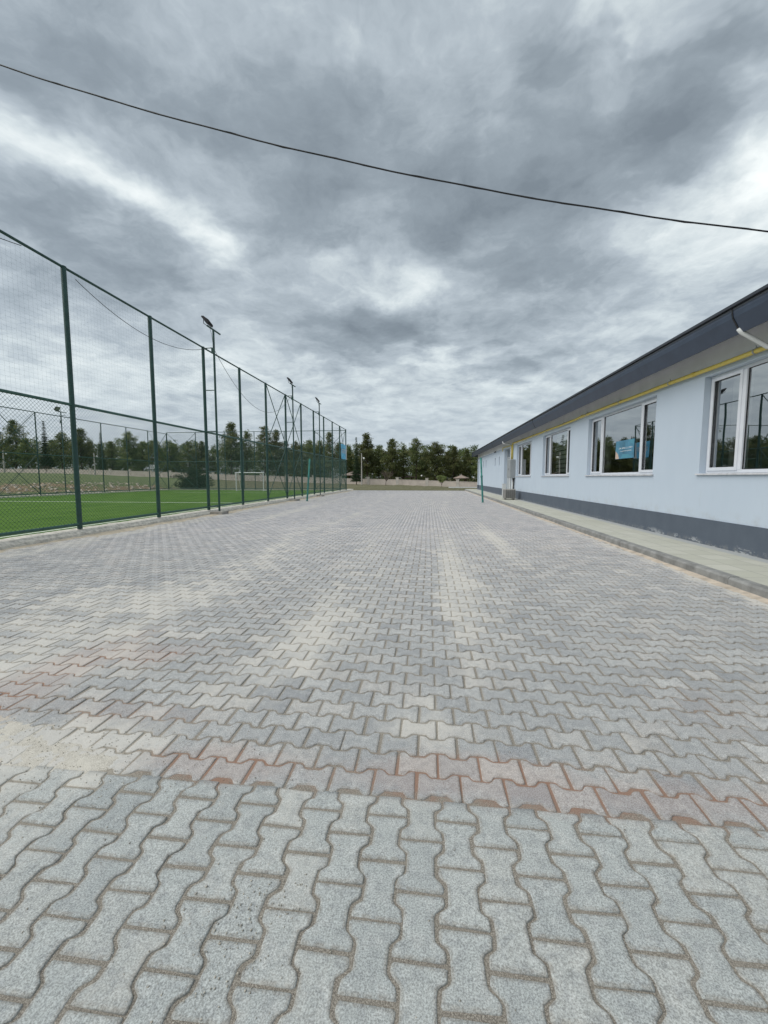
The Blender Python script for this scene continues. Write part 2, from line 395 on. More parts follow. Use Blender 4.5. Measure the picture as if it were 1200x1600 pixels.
# stains: (x, y, rx, ry, strength)
DUST = [(-1.95, 1.78, .55, .30, 1.0), (-3.0, 2.5, .9, .5, .55), (-4.3, 4.2, 2.2, .6, .7), (-2.6, 5.2, .30, 2.6, .5), (-.95, 3.5, .26, .9, .8), (-1.2, 7, .35, 5, .45), (.55, 9, .3, 7, .5), (-3.2, 8, .4, 6, .5),
        (.30, 5.4, .20, 2.6, .85), (-.05, 2.25, .22, .28, .75), (1.5, 9.6, .22, 2.8, .95), (-.55, 8, .2, 3, .35), (-5.6, 17, .35, 6, .9), (-2.6, 13, .4, 5, .45),
        (2.9, 6.4, .18, .7, .6), (-7.7, 12, .55, 30, .95), (3.72, 20, .16, 40, .8), (-6.5, 26, .8, 6, .5), (.2, 22, 1.2, 8, .35), (-3.0, 30, .8, 8, .4), (1.6, 36, 1.0, 6, .4), (-3.3, 3.3, 1.6, .22, .6)]
RED = [(-2.7, 2.5, .8, .9, .28), (-.3, 1.95, 2.2, .22, .15), (2.0, 2.4, 1.2, .6, .16), (-2.68, 2.45, .22, .55, .95), (-2.15, 2.9, .25, .18, .8), (-1.05, 1.78, .30, .12, 1.0), (.12, 1.86, .33, .12, .9), (1.05, 1.78, .9, .16, .55), (-1.85, 3.1, .18, .2, .35),
       (-2.5, 3.3, .15, .5, .35), (.1, 1.75, 1.5, .14, .42), (1.7, 2.6, .5, .35, .30), (-1.7, 2.15, .6, .12, .55), (-8.0, 20, .35, 30, .4), (3.8, 6.5, .08, 2.5, .4), (.45, 3.4, .3, .3, .25)]
def stain(t, pos, lst, warp=.22, ws=3.2):
    wn_ = t.new('ShaderNodeTexNoise'); t.put(wn_, 'Vector', pos); wn_.inputs['Scale'].default_value = ws; wn_.inputs['Detail'].default_value = 5
    p = t.vmath('ADD', pos, t.vmath('SCALE', t.vmath('SUBTRACT', wn_.outputs['Color'], (.5, .5, .5)), None, warp * 2))
    acc_ = 0.0
    for x, y, rx, ry, a in lst:
        q = t.vmath('MULTIPLY', t.vmath('SUBTRACT', p, (x, y, 0)), (1 / rx, 1 / ry, 0))
        d = t.vmath('DOT_PRODUCT', q, q)
        g_ = t.math('POWER', .37, d)
        acc_ = t.math('MULTIPLY_ADD', g_, a, acc_)
    return acc_
def pave_common(t, pos, base, joint=False, hue=None):
    """cement dust and red clay lying on the stones"""
    ps = t.scalev(pos, (1.0, .28, 1.0))
    nb = t.noise(ps, 2.2, 6, .65)
    fine = t.noise(pos, 26, 6, .75)
    du = stain(t, pos, DUST)
    dm = t.math('ADD', t.math('MULTIPLY', du, .8), t.math('MULTIPLY', t.math('SUBTRACT', nb, .5), 1.25))
    dm = t.math('MULTIPLY_ADD', t.math('SUBTRACT', fine, .5), .7, dm)
    far_ = t.noise(t.scalev(pos, (1.0, .10, 1.0)), 1.5, 5, .6)
    dm = t.math('MULTIPLY_ADD', t.math('SUBTRACT', far_, .48), 1.1, dm)
    if hue is not None: dm = t.math('MULTIPLY_ADD', t.math('SUBTRACT', hue, .5), .40, dm)
    dm = t.step(dm, .16, .86)
    c = t.mix(t.math('MULTIPLY', dm, .62 if not joint else .55), base, (.63, .60, .54, 1) if not joint else (.46, .42, .35, 1))
    rd = stain(t, pos, RED, .10, 6)
    rm = t.math('MULTIPLY_ADD', t.math('SUBTRACT', fine, .5), .9, rd)
    rm = t.step(rm, .18, .95)
    c = t.mix(t.math('MULTIPLY', rm, .78 if joint else .21), c, (.31, .175, .12, 1) if joint else (.42, .27, .22, 1))
    return c
def m_paver_():
    m, t, b, pos = newmat('concrete_paver')
    at = t.new('ShaderNodeAttribute'); at.attribute_name = 'tone'
    tone = at.outputs['Fac']
    at2 = t.new('ShaderNodeAttribute'); at2.attribute_name = 'hue'
    base = t.ramp(tone, [(.0, (.31, .32, .335)), (.5, (.40, .408, .412)), (1., (.50, .50, .492))])
    warm = t.ramp(tone, [(.0, (.39, .385, .38)), (1., (.50, .49, .475))])
    base = t.mix(t.step(at2.outputs['Fac'], .72, .9), base, warm)
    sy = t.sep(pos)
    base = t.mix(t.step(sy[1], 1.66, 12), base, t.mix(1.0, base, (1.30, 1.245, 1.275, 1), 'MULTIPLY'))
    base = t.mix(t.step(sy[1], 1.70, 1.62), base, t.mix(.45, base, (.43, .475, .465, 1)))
    wear = t.noise(pos, 14, 6, .7)
    base = t.mix(t.math('MULTIPLY', t.step(wear, .46, .70), .45), base, (.56, .57, .56, 1))
    wear2 = t.noise(pos, 23, 5, .7)
    base = t.mix(t.math('MULTIPLY', t.step(wear2, .54, .36), .50), base, (.27, .285, .295, 1))
    edge_ = t.new('ShaderNodeAttribute'); edge_.attribute_name = 'rim'
    rim = t.math('MULTIPLY', edge_.outputs['Fac'], t.step(t.noise(pos, 40, 3, .6), .30, .62))
    base = t.mix(t.math('MULTIPLY', rim, .55), base, (.26, .24, .21, 1))
    gr = t.noise(pos, 190, 5, .85)
    base = t.mix(t.step(gr, .40, .60), t.mix(1.0, base, (.60, .59, .575, 1), 'MULTIPLY'), t.mix(1.0, base, (1.24, 1.24, 1.22, 1), 'MULTIPLY'))
    vo = t.new('ShaderNodeTexVoronoi'); t.put(vo, 'Vector', pos); vo.inputs['Scale'].default_value = 75
    pit = t.step(vo.outputs['Distance'], .16, .07)
    pit = t.math('MULTIPLY', pit, t.step(t.noise(pos, 9, 3, .6), .50, .62))
    base = t.mix(t.math('MULTIPLY', pit, .4), base, (.10, .095, .085, 1))
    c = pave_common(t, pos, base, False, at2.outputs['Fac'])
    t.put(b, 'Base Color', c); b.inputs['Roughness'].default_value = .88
    b.inputs['Specular IOR Level'].default_value = .35
    bn = t.new('ShaderNodeBump'); bn.inputs['Strength'].default_value = .55; bn.inputs['Distance'].default_value = .002
    h = t.math('ADD', gr, t.math('MULTIPLY', pit, -1.5)); h = t.math('MULTIPLY_ADD', t.noise(pos, 90, 3, .6), 1.2, h)
    t.put(bn, 'Height', h); t.put(b, 'Normal', bn.outputs[0])
    return m
m_paver = m_paver_()
def m_sand_():
    m, t, b, pos = newmat('joint_sand')
    gr = t.noise(pos, 210, 4, .85)
    n = t.noise(pos, 5, 5, .6)
    base = t.ramp(gr, [(.34, (.085, .075, .062)), (.50, (.245, .22, .185)), (.64, (.55, .51, .44))])
    base = t.mix(t.math('MULTIPLY', t.step(n, .4, .7), .4), base, (.30, .27, .225, 1))
    c = pave_common(t, pos, base, True)
    t.put(b, 'Base Color', c); b.inputs['Roughness'].default_value = 1
    bn = t.new('ShaderNodeBump'); bn.inputs['Strength'].default_value = .9; bn.inputs['Distance'].default_value = .004
    t.put(bn, 'Height', gr); t.put(b, 'Normal', bn.outputs[0])
    return m
m_sand = m_sand_()

def m_turf_():
    m, t, b, pos = newmat('artificial_turf')
    n = t.noise(t.scalev(pos, (1, .4, 1)), 1.2, 5, .6); f = t.noise(pos, 70, 4, .7)
    c = t.ramp(n, [(.3, (.066, .150, .022)), (.7, (.115, .215, .038))])
    c = t.mix(t.step(f, .35, .7), t.mix(1.0, c, (.75, .75, .7, 1), 'MULTIPLY'), c)
    t.put(b, 'Base Color', c); b.inputs['Roughness'].default_value = .95; b.inputs['Specular IOR Level'].default_value = .1
    bn = t.new('ShaderNodeBump'); bn.inputs['Strength'].default_value = .6; bn.inputs['Distance'].default_value = .01
    t.put(bn, 'Height', f); t.put(b, 'Normal', bn.outputs[0])
    return m
m_turf = m_turf_()
m_line = M('line_paint', (.78, .82, .74), .8, .12, 12, .3)
def m_ground_():
    m, t, b, pos = newmat('dry_grass_soil')
    at = t.new('ShaderNodeAttribute'); at.attribute_name = 'soil'
    at2 = t.new('ShaderNodeAttribute'); at2.attribute_name = 'olive'
    n = t.noise(pos, .35, 7, .65); n2 = t.noise(pos, 3.2, 6, .7); n3 = t.noise(pos, 14, 4, .7)
    g1 = t.ramp(n2, [(.3, (.075, .12, .036)), (.55, (.12, .17, .055)), (.75, (.20, .21, .10))])
    g2 = t.ramp(n2, [(.3, (.085, .085, .045)), (.55, (.15, .14, .075)), (.75, (.22, .195, .12))])
    g = t.mix(at2.outputs['Fac'], g1, g2)
    s = t.ramp(n3, [(.3, (.15, .10, .06)), (.55, (.27, .19, .115)), (.72, (.44, .37, .26))])
    k = t.math('MULTIPLY_ADD', t.math('SUBTRACT', n, .52), 1.3, at.outputs['Fac'])
    k = t.math('MULTIPLY_ADD', t.math('SUBTRACT', n2, .5), .8, k)
    c = t.mix(t.step(k, .40, .62), g, s)
    t.put(b, 'Base Color', c); b.inputs['Roughness'].default_value = 1
    bn = t.new('ShaderNodeBump'); bn.inputs['Strength'].default_value = 1; bn.inputs['Distance'].default_value = .12
    t.put(bn, 'Height', n2); t.put(b, 'Normal', bn.outputs[0])
    return m
m_ground = m_ground_()

def m_leaf_(name, dark, lite, warm):
    m, t, b, pos = newmat(name)
    at = t.new('ShaderNodeAttribute'); at.attribute_name = 'tone'
    oi = t.new('ShaderNodeObjectInfo')
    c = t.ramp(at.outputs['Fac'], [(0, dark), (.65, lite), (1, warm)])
    hs = t.new('ShaderNodeHueSaturation'); t.put(hs, 'Color', c)
    t.put(hs, 'Value', t.math('MULTIPLY_ADD', oi.outputs['Random'], .5, .75))
    t.put(hs, 'Hue', t.math('MULTIPLY_ADD', oi.outputs['Random'], .03, .485))
    t.put(b, 'Base Color', hs.outputs[0]); b.inputs['Roughness'].default_value = .7
    b.inputs['Specular IOR Level'].default_value = .25
    tl = t.new('ShaderNodeBsdfTranslucent'); t.put(tl, 0, hs.outputs[0])
    mx = t.new('ShaderNodeMixShader'); mx.inputs[0].default_value = .35
    t.l.new(b.outputs[0], mx.inputs[1]); t.l.new(tl.outputs[0], mx.inputs[2])
    t.l.new(mx.outputs[0], m.node_tree.nodes['Material Output'].inputs[0])
    return m
m_pine = m_leaf_('pine_needles', (.060, .086, .032), (.155, .185, .068), (.28, .285, .13))
m_spruce = m_leaf_('spruce_needles', (.024, .044, .024), (.048, .075, .036), (.085, .10, .05))
m_bushleaf = m_leaf_('bush_leaves', (.016, .032, .013), (.035, .055, .022), (.07, .075, .035))
m_young = m_leaf_('young_leaves', (.12, .15, .05), (.22, .26, .10), (.34, .33, .16))

def m_glass_():
    m = bpy.data.materials.new('window_glass'); m.use_nodes = True
    t = NT(m.node_tree); m.node_tree.nodes.clear()
    out = t.new('ShaderNodeOutputMaterial')
    gl = t.new('ShaderNodeBsdfGlossy'); gl.inputs['Roughness'].default_value = .0; gl.inputs['Color'].default_value = (.92, .94, .95, 1)
    tr = t.new('ShaderNodeBsdfTransparent'); tr.inputs['Color'].default_value = (.78, .82, .80, 1)
    fr = t.new('ShaderNodeFresnel'); fr.inputs['IOR'].default_value = 1.9
    f = t.math('MULTIPLY_ADD', fr.outputs[0], .8, .36, clamp=True)
    g = t.new('ShaderNodeNewGeometry')
    bn = t.new('ShaderNodeBump'); bn.inputs['Strength'].default_value = .05; bn.inputs['Distance'].default_value = .012
    t.put(bn, 'Height', t.noise(g.outputs['Position'], 1.6, 1, .4)); t.put(gl, 'Normal', bn.outputs[0])
    mx = t.new('ShaderNodeMixShader'); t.put(mx, 0, f); t.l.new(tr.outputs[0], mx.inputs[1]); t.l.new(gl.outputs[0], mx.inputs[2])
    t.l.new(mx.outputs[0], out.inputs[0]); return m
m_glass = m_glass_()

# ------------------------------------------------------------------ terrain
xs = np.unique(np.concatenate([np.linspace(-900, -220, 12), np.linspace(-220, -60, 54), np.linspace(-60, 30, 76), np.linspace(30, 120, 16), np.linspace(120, 900, 10)]))
ys = np.unique(np.concatenate([np.linspace(-300, -10, 8), np.linspace(-10, 60, 76), np.linspace(60, 150, 46), np.linspace(150, 900, 12)]))
X, Y = np.meshgrid(xs, ys)
Z, TC, BK = terrain(X, Y)
rough_ = .04 * np.sin(X*1.3 + .7*Y) * np.sin(Y*.9 - .4*X) + .05 * RNG.standard_normal(X.shape)
Z = Z + np.where((TC > .02) & (TC < 1), rough_ * np.clip(TC*12, 0, 1), 0) - .004
V = np.stack([X, Y, Z], -1).reshape(-1, 3); nx = len(xs); ny = len(ys)
ii, jj = np.meshgrid(np.arange(nx-1), np.arange(ny-1)); a0 = (jj*nx + ii).ravel()
F = np.stack([a0, a0+1, a0+nx+1, a0+nx], -1)
soil = (sst(TC, .010, .028) * (1 - sst(TC, .050, .078)) * BK * .60).ravel() + .12 * (BK * sst(TC, .5, .9) * (1 - sst(TC, .95, 1))).ravel() + (TC >= 1).ravel() * .5
olive = np.clip(1 - BK*.75, 0, 1).ravel()
g = npmesh('ground', V, [F], m_ground, attrs={'soil': soil, 'olive': olive}, smooth=True); tag(g, kind='structure')

# ------------------------------------------------------------------ pavement: bed of sand + interlocking pavers
PX0, PX1, PY0, SEAM, PY1 = -8.22, 3.85, -1.4, 1.665, 43.6
b_ = MB(); b_.quad((PX0-.1, PY0, -.0045), (PX1+.1, PY0, -.0045), (PX1+.1, PY1, -.0045), (PX0-.1, PY1, -.0045))
tag(b_.build('paving_bed', m_sand), kind='structure')
L, Wd, AMP, GAP = .2, .1405, .0155, .0096
def outline(hl, g, lod, half=0):
    if lod: us = [(-hl, 1), (-.068, 1), (-.034, -1), (.034, -1), (.068, 1), (hl, 1)]
    else: us = [(-hl, .62), (-hl+.004, 1), (-.072, 1), (-.060, .72), (-.042, -.72), (-.031, -1), (.031, -1), (.042, -.72), (.060, .72), (.072, 1), (hl-.004, 1), (hl, .62)]
    if half: us = [p for p in us if p[0] < .01] + [(0.0, -1)] if half == 1 else us
    top = [(u, Wd/2 + AMP*s_ - g/2) for u, s_ in us]
    return np.array([(u, -v_) for u, v_ in top] + [(u, v_) for u, v_ in reversed(top)])
def paver_field(cx, cy, ang, lod, half=0):
    """cx, cy, ang arrays: paver centres and headings; returns verts, faces, tone, hue"""
    n = len(cx)
    if lod: rings = [(outline((L-GAP)/2, GAP, 1, half), -.008), (outline((L-GAP)/2 - .002, GAP + .004, 1, half), 0.)]
    else:
        hl = (L-GAP)/2
        rings = [(outline(hl, GAP, 0, half), -.012), (outline(hl, GAP, 0, half), -.0045), (outline(hl-.0022, GAP+.0045, 0, half), -.0010), (outline(hl-.006, GAP+.012, 0, half), -.0002), (outline(hl-.014, GAP+.028, 0, half), 0.)]
    k = len(rings[0][0]); loc = np.concatenate([np.column_stack([r, np.full(k, z)]) for r, z in rings])
    m_ = len(loc)
    jit = RNG.normal(0, .0014, (n, 2)); ang = ang + RNG.normal(0, .007, n); ca, sa = np.cos(ang)[:, None], np.sin(ang)[:, None]
    hz_ = RNG.normal(.0, .0011, n); tx = RNG.normal(0, .009, n); ty = RNG.normal(0, .009, n)
    vx = cx[:, None] + jit[:, :1] + loc[None, :, 0]*ca - loc[None, :, 1]*sa
    vy = cy[:, None] + jit[:, 1:] + loc[None, :, 0]*sa + loc[None, :, 1]*ca
    vz = loc[None, :, 2] + hz_[:, None] + tx[:, None]*loc[None, :, 0] + ty[:, None]*loc[None, :, 1]
    vz = np.where(loc[None, :, 2] < -.007, loc[None, :, 2], vz)
    if not lod:      # chipped, uneven arrises and slightly different stone sizes
        sc_ = 1 - np.abs(RNG.normal(0, .010, n))[:, None]; vx = cx[:, None] + (vx-cx[:, None])*sc_; vy = cy[:, None] + (vy-cy[:, None])*sc_
        kk = len(rings[0][0]); ej = RNG.normal(0, .0013, (n, kk, 2)); ej = np.tile(ej, (1, len(rings), 1)); vx = vx + ej[..., 0]; vy = vy + ej[..., 1]
    V_ = np.stack([vx, vy, vz], -1).reshape(-1, 3)
    q = []
    for r in range(len(rings)-1):
        i = np.arange(k); i2 = (i+1) % k
        q.append(np.stack([r*k+i, r*k+i2, (r+1)*k+i2, (r+1)*k+i], -1))
    q = np.concatenate(q); off = (np.arange(n)*m_)
    Q = (off[:, None, None] + q[None]).reshape(-1, 4)
    T = off[:, None] + np.arange((len(rings)-1)*k, len(rings)*k)[None]
    tone = np.repeat(np.clip(RNG.normal(.5, .23, n), 0, 1), m_); hue = np.repeat(RNG.random(n), m_)
    rim_ = np.tile(np.repeat(np.array([1.]*(len(rings)-1)+[0.]), k), n)
    return V_, Q, T, tone, hue, rim_
def emit(name, parts):
    Vs, Qs, Ts, to, hu, ri = [], [], [], [], [], []; off = 0
    for V_, Q, T, a, h, r_ in parts:
        ri.append(r_); Vs.append(V_); Qs.append(Q+off); Ts.append(T+off); to.append(a); hu.append(h); off += len(V_)
    o = npmesh(name, np.concatenate(Vs), Qs + Ts, m_paver, attrs={'tone': np.concatenate(to), 'hue': np.concatenate(hu), 'rim': np.concatenate(ri)})
    return tag(o, kind='structure')
# far field: stones lie across (long axis along X)
parts_near, parts_far = [], []
rows = int((PY1 - SEAM) / Wd)
cx, cy = [], []
for r in range(rows):
    y = SEAM + .004 + (r + .5) * Wd
    off = -.347 if r % 2 == 0 else -.447
    i0 = int((PX0 - off)/L) - 1; i1 = int((PX1 - off)/L) + 2
    for i in range(i0, i1):
        x = off + i*L + (.1 if False else 0)
        if x - .1 < PX0 - .02 or x + .1 > PX1 + .05: continue
        cx.append(x); cy.append(y)
cx = np.array(cx); cy = np.array(cy); wob = .006*np.sin(cy*1.1) ; cx = cx + wob
nearm = cy < 11
parts_near.append(paver_field(cx[nearm], cy[nearm], np.zeros(nearm.sum()), 0))
parts_far.append(paver_field(cx[~nearm], cy[~nearm], np.zeros((~nearm).sum()), 1))
# front field: long axis along Y, columns end at the seam in full and half stones
fx, fy, hx, hy = [], [], [], []
ncol = int((PX1-PX0)/Wd)
for c in range(-62, 28):
    x = .055 - Wd/2 + c*Wd
    if x < PX0+.05 or x > PX1-.03: continue
    if c % 2 == 0:
        ys_ = [SEAM - .1 - .004 - k_*L for k_ in range(15)]
    else:
        ys_ = [SEAM - .2 - .004 - k_*L for k_ in range(15)]
        hx.append(x); hy.append(SEAM - .004)
    for y in ys_: fx.append(x); fy.append(y)
fx = np.array(fx); fy = np.array(fy)
parts_near.append(paver_field(fx, fy, np.full(len(fx), pi/2), 0))
parts_near.append(paver_field(np.array(hx), np.array(hy), np.full(len(hx), pi/2), 0, 1))
emit('pavement', parts_near + parts_far)

# scattered grit and crumbs on the stones
gx = np.concatenate([RNG.normal(-1.9, .5, 900), RNG.uniform(-3, 3, 900), RNG.normal(-.58, .10, 260)]); gy = np.concatenate([RNG.normal(1.75, .22, 900), RNG.uniform(.4, 4.5, 900), RNG.normal(1.12, .14, 260)])
n_ = len(gx); sz = RNG.uniform(.0008, .0026, n_); tv = np.array([(1,1,1),(-1,-1,1),(-1,1,-1),(1,-1,-1)], float)
rot = RNG.normal(size=(n_, 4, 3))*.35
V_ = (tv[None] + rot) * sz[:, None, None] + np.stack([gx, gy, np.full(n_, .0015)], -1)[:, None, :]
fc = np.array([(0,1,2),(0,3,1),(0,2,3),(1,3,2)])
tag(npmesh('grit', V_.reshape(-1, 3), [(np.arange(n_)[:, None, None]*4 + fc[None]).reshape(-1, 3)], M('grit', (.42, .39, .33), .9, .6, 90)), kind='stuff', label='loose grit and crumbs of sand on the pavers', cat='grit')

# fine sand and cement spilled over the stones: a thin uneven skin that shows only where it lies above them
SP_X, SP_Y = np.meshgrid(np.arange(-4.6, 1.6, .011), np.arange(.55, 4.6, .011))
def vnoise(x, y, s, seed):
    r_ = np.random.default_rng(seed); T_ = r_.random((257, 257)); u_ = (x*s) % 256; v_ = (y*s) % 256
    i_, j_ = u_.astype(int), v_.astype(int); fu, fv = u_-i_, v_-j_; fu = fu*fu*(3-2*fu); fv = fv*fv*(3-2*fv)
    return (T_[j_, i_]*(1-fu)+T_[j_, i_+1]*fu)*(1-fv) + (T_[j_+1, i_]*(1-fu)+T_[j_+1, i_+1]*fu)*fv
fb = sum(vnoise(SP_X+50, SP_Y*.8+50, s_, 3+i_) * w_ for i_, (s_, w_) in enumerate(((2.5, .36), (6, .25), (15, .18), (38, .12), (88, .09))))
SPILL = [(-2.0, 1.74, .34, .17, 1.15), (-2.5, 1.95, .45, .18, .8), (-1.62, 1.72, .22, .08, .7), (-.08, 2.20, .12, .07, .66), (-2.75, 2.7, .25, .35, .5), (-.98, 3.45, .16, .35, .55), (-3.9, 3.9, .9, .25, .5), (-2.15, 2.95, .2, .12, .45), (.33, 3.6, .08, .5, .42), (-3.2, 3.2, .5, .12, .55)]
env = sum(a_ * np.exp(-(((SP_X-x_)/rx_)**2 + ((SP_Y-y_)/ry_)**2)) for x_, y_, rx_, ry_, a_ in SPILL)
hgt = -.0135 + .0135*np.clip(env, 0, 1.1) + (fb-.5)*.022*np.clip(env*2, 0, 1) + RNG.normal(0, .0005, SP_X.shape)
hgt = np.minimum(hgt, .0065)
nyy, nxx = SP_X.shape; ii, jj = np.meshgrid(np.arange(nxx-1), np.arange(nyy-1)); a0 = (jj*nxx+ii).ravel()
F = np.stack([a0, a0+1, a0+nxx+1, a0+nxx], -1); hr_ = hgt.ravel(); F = F[hr_[F].max(1) > -.0042]
us_, inv_ = np.unique(F, return_inverse=True); V = np.stack([SP_X.ravel()[us_], SP_Y.ravel()[us_], hr_[us_]], -1)
def m_spill_():
    m, t, b, pos = newmat('spilled_sand')
    gr = t.noise(pos, 240, 4, .85); n = t.noise(pos, 8, 5, .65)
    c = t.ramp(gr, [(.34, (.20, .18, .145)), (.50, (.48, .45, .39)), (.64, (.70, .67, .60))])
    c = t.mix(t.math('MULTIPLY', t.step(n, .42, .62), .45), c, (.60, .57, .50, 1))
    rd = stain(t, pos, RED, .10, 6); c = t.mix(t.math('MULTIPLY', t.step(rd, .2, .9), .6), c, (.36, .19, .12, 1))
    t.put(b, 'Base Color', c); b.inputs['Roughness'].default_value = 1
    return m
tag(npmesh('spilled_sand', V, [inv_.reshape(-1, 4)], m_spill_(), smooth=True), 'pale sand and cement dust spilled over the pavers at the left', kind='stuff')

# tan sand washed along the pitch edging and a thin line of it along the kerb
def strip(name, x0, x1, y0, y1, edge, width, res, seed, label, mat_):
    SX, SY = np.meshgrid(np.arange(x0, x1, res), np.arange(y0, y1, res*2))
    f_ = sum(vnoise(SX+50, SY*.5+50, s_, seed+i_) * w_ for i_, (s_, w_) in enumerate(((1.3, .4), (4, .3), (12, .3))))
    h_ = .024 * (1 - np.abs(SX-edge)/width) - .010 + (f_-.5)*.040; h_ = np.minimum(h_, .018)
    ny_, nx_ = SX.shape; i2, j2 = np.meshgrid(np.arange(nx_-1), np.arange(ny_-1)); b0 = (j2*nx_+i2).ravel()
    F_ = np.stack([b0, b0+1, b0+nx_+1, b0+nx_], -1); hh_ = h_.ravel(); F_ = F_[hh_[F_].max(1) > -.004]
    u2, v2 = np.unique(F_, return_inverse=True)
    tag(npmesh(name, np.stack([SX.ravel()[u2], SY.ravel()[u2], hh_[u2]], -1), [v2.reshape(-1, 4)], mat_, smooth=True), label, kind='stuff')
m_tan = M('tan_sand', (.50, .43, .33), 1, .28, 6, .8, 60)
strip('sand_margin', -8.3, -7.35, -1, 43.3, -8.25, .55, .035, 40, 'tan sand washed along the foot of the pitch edging', m_tan)
strip('sand_line', 3.5, 3.87, -1, 43.3, 3.86, .13, .018, 60, 'thin line of reddish sand along the foot of the sidewalk kerb', M('red_sand', (.50, .43, .35), 1, .3, 6, .8, 60))

# kerb + sidewalk on the building side
SWZ = .12
kb = MB()
y = -1.4
while y < 44.2:
    j = random.uniform(-.003, .003); z_ = SWZ + random.uniform(-.004, .004)
    kb.prism([(3.86+j, -.05), (4.0+j, -.05), (4.0+j, z_), (3.885+j, z_), (3.86+j, z_-.025)], y, y+.994)
    y += 1.0
m_kerb = M('kerb_stone', (.235, .235, .225), .9, .3, 6, .6, 60)
tag(kb.build('kerb', m_kerb), kind='structure')
def m_walk_():
    m, t, b, pos = newmat('walk_tiles')
    br = t.new('ShaderNodeTexBrick'); t.put(br, 'Vector', pos)
    br.offset = 0; br.inputs['Scale'].default_value = 1; br.inputs['Mortar Size'].default_value = .006; br.inputs['Mortar Smooth'].default_value = .3
    br.inputs['Brick Width'].default_value = .4; br.inputs['Row Height'].default_value = .4
    br.inputs['Color1'].default_value = (.44, .44, .37, 1); br.inputs['Color2'].default_value = (.50, .495, .43, 1); br.inputs['Mortar'].default_value = (.25, .245, .22, 1)
    n = t.noise(pos, 4, 6, .7)
    c = t.mix(t.math('MULTIPLY', t.step(n, .45, .75), .5), br.outputs['Color'], (.37, .36, .32, 1))
    s = t.sep(pos)
    c = t.mix(t.math('MULTIPLY', t.step(s[0], 5.02, 5.12), .9), c, (.37, .39, .395, 1))
    t.put(b, 'Base Color', c); b.inputs['Roughness'].default_value = .9
    bn = t.new('ShaderNodeBump'); bn.inputs['Strength'].default_value = .5; bn.inputs['Distance'].default_value = .004
    t.put(bn, 'Height', t.noise(pos, 80, 4, .7)); t.put(b, 'Normal', bn.outputs[0])
    return m
sw = MB(); sw.box(4.004, 5.32, -1.4, 45.6, -.05, SWZ-.004)
tag(sw.build('sidewalk', m_walk_()), kind='structure')

# pitch: concrete edging, turf, painted lines
cb = MB()
segs = 46
ys_ = np.linspace(-1.4, 43.7, segs*3)
prev = None
cv = []; 
for y in ys_:
    e = .03*random.uniform(-1, 1); e2 = .016*random.uniform(-1, 1)
    cv.append([(-8.20+e, y, -.03), (-8.24+e, y, .06+e2*.8), (-8.34+e, y, .125+e2*.5), (-8.66, y, .15+e2*.4), (-8.68, y, .02)])
for a_, b2 in zip(cv[:-1], cv[1:]):
    for k in range(4): cb.quad(a_[k], a_[k+1], b2[k+1], b2[k])
cb.quad(*[cv[-1][k] for k in (0, 1, 2, 3)]); 
cb.box(-28.3, -8.70, 41.2, 41.55, -.05, .14); cb.box(-28.3, -27.8, -1.4, 41.19, -.05, .13)
cb.box(-8.69, -8.21, 43.70, 43.9, -.05, .14)
tag(cb.build('pitch_edging', m_conc), kind='structure')
tf = MB(); tf.box(-27.8, -8.67, -1.4, 41.19, -.05, .075)
tag(tf.build('pitch_turf', m_turf), kind='structure')
ln = MB(); z_ = .079
for x0, x1, y0, y1 in ((-27.2, -9.35, 20.0, 20.13), (-9.43, -9.35, -1.4, 38.4), (-27.2, -27.1, -1.4, 38.4), (-27.0, -9.45, 38.32, 38.42), (-22.5, -12.8, 33.6, 33.69)):
    ln.quad((x0, y0, z_), (x1, y0, z_), (x1, y1, z_), (x0, y1, z_)); z_ += .0008
tag(ln.build('pitch_lines', m_line), kind='structure')
# low white kerb out on the lawn
lk = MB(); 
for i in range(9): lk.box(2.9+i*.85, 2.9+i*.85+.84, 60-.0*i, 60.18, -.12, .03)
tag(lk.build('lawn_kerb', m_white), 'low white kerb lying on the lawn in front of the boundary wall', 'kerb')

# ------------------------------------------------------------------ the building
WX = 5.30; BY0, BY1 = -6.0, 45.3; ZS, ZT = 1.48, 3.33
bld = empty('school_building', (WX, 20, 0), 'long single-storey pale blue building with slate plinth and dark eaves, right of the paving', 'building')
def bpart(mb, name, mat, parent=None, label=None, **kw):
    o = mb.build(name, mat, None, **kw); p = parent or bld
    o.parent = p; 
    o.matrix_parent_inverse = inv_of(p)
    if label: o['label'] = label
    return o
from mathutils import Matrix
def inv_of(p):
    m_ = Matrix.Identity(4); q = p; chain = []
    while q is not None: chain.append(q); q = q.parent
    for q in reversed(chain): m_ = m_ @ q.matrix_parent_inverse @ q.matrix_basis
    return m_.inverted()
WINS = [(-4.6, -.5, 'a'), (1.0, 2.9, 'n'), (4.58, 8.66, 'a'), (10.33, 14.40, 'a'), (16.16, 19.83, 'b'), (22.0, 25.5, 'c')]
DOOR = (26.95, 29.6, SWZ, 3.36)
SLITS = [(31.46, 31.80), (33.37, 33.76), (38.63, 39.05), (40.4, 40.75)]
FARDOOR = (44.0, 44.85, .25, 3.1)
holes = [(a, b, ZS, ZT) for a, b, _ in WINS] + [DOOR] + [(a, b, 2.33, 2.97) for a, b in SLITS] + [FARDOOR]
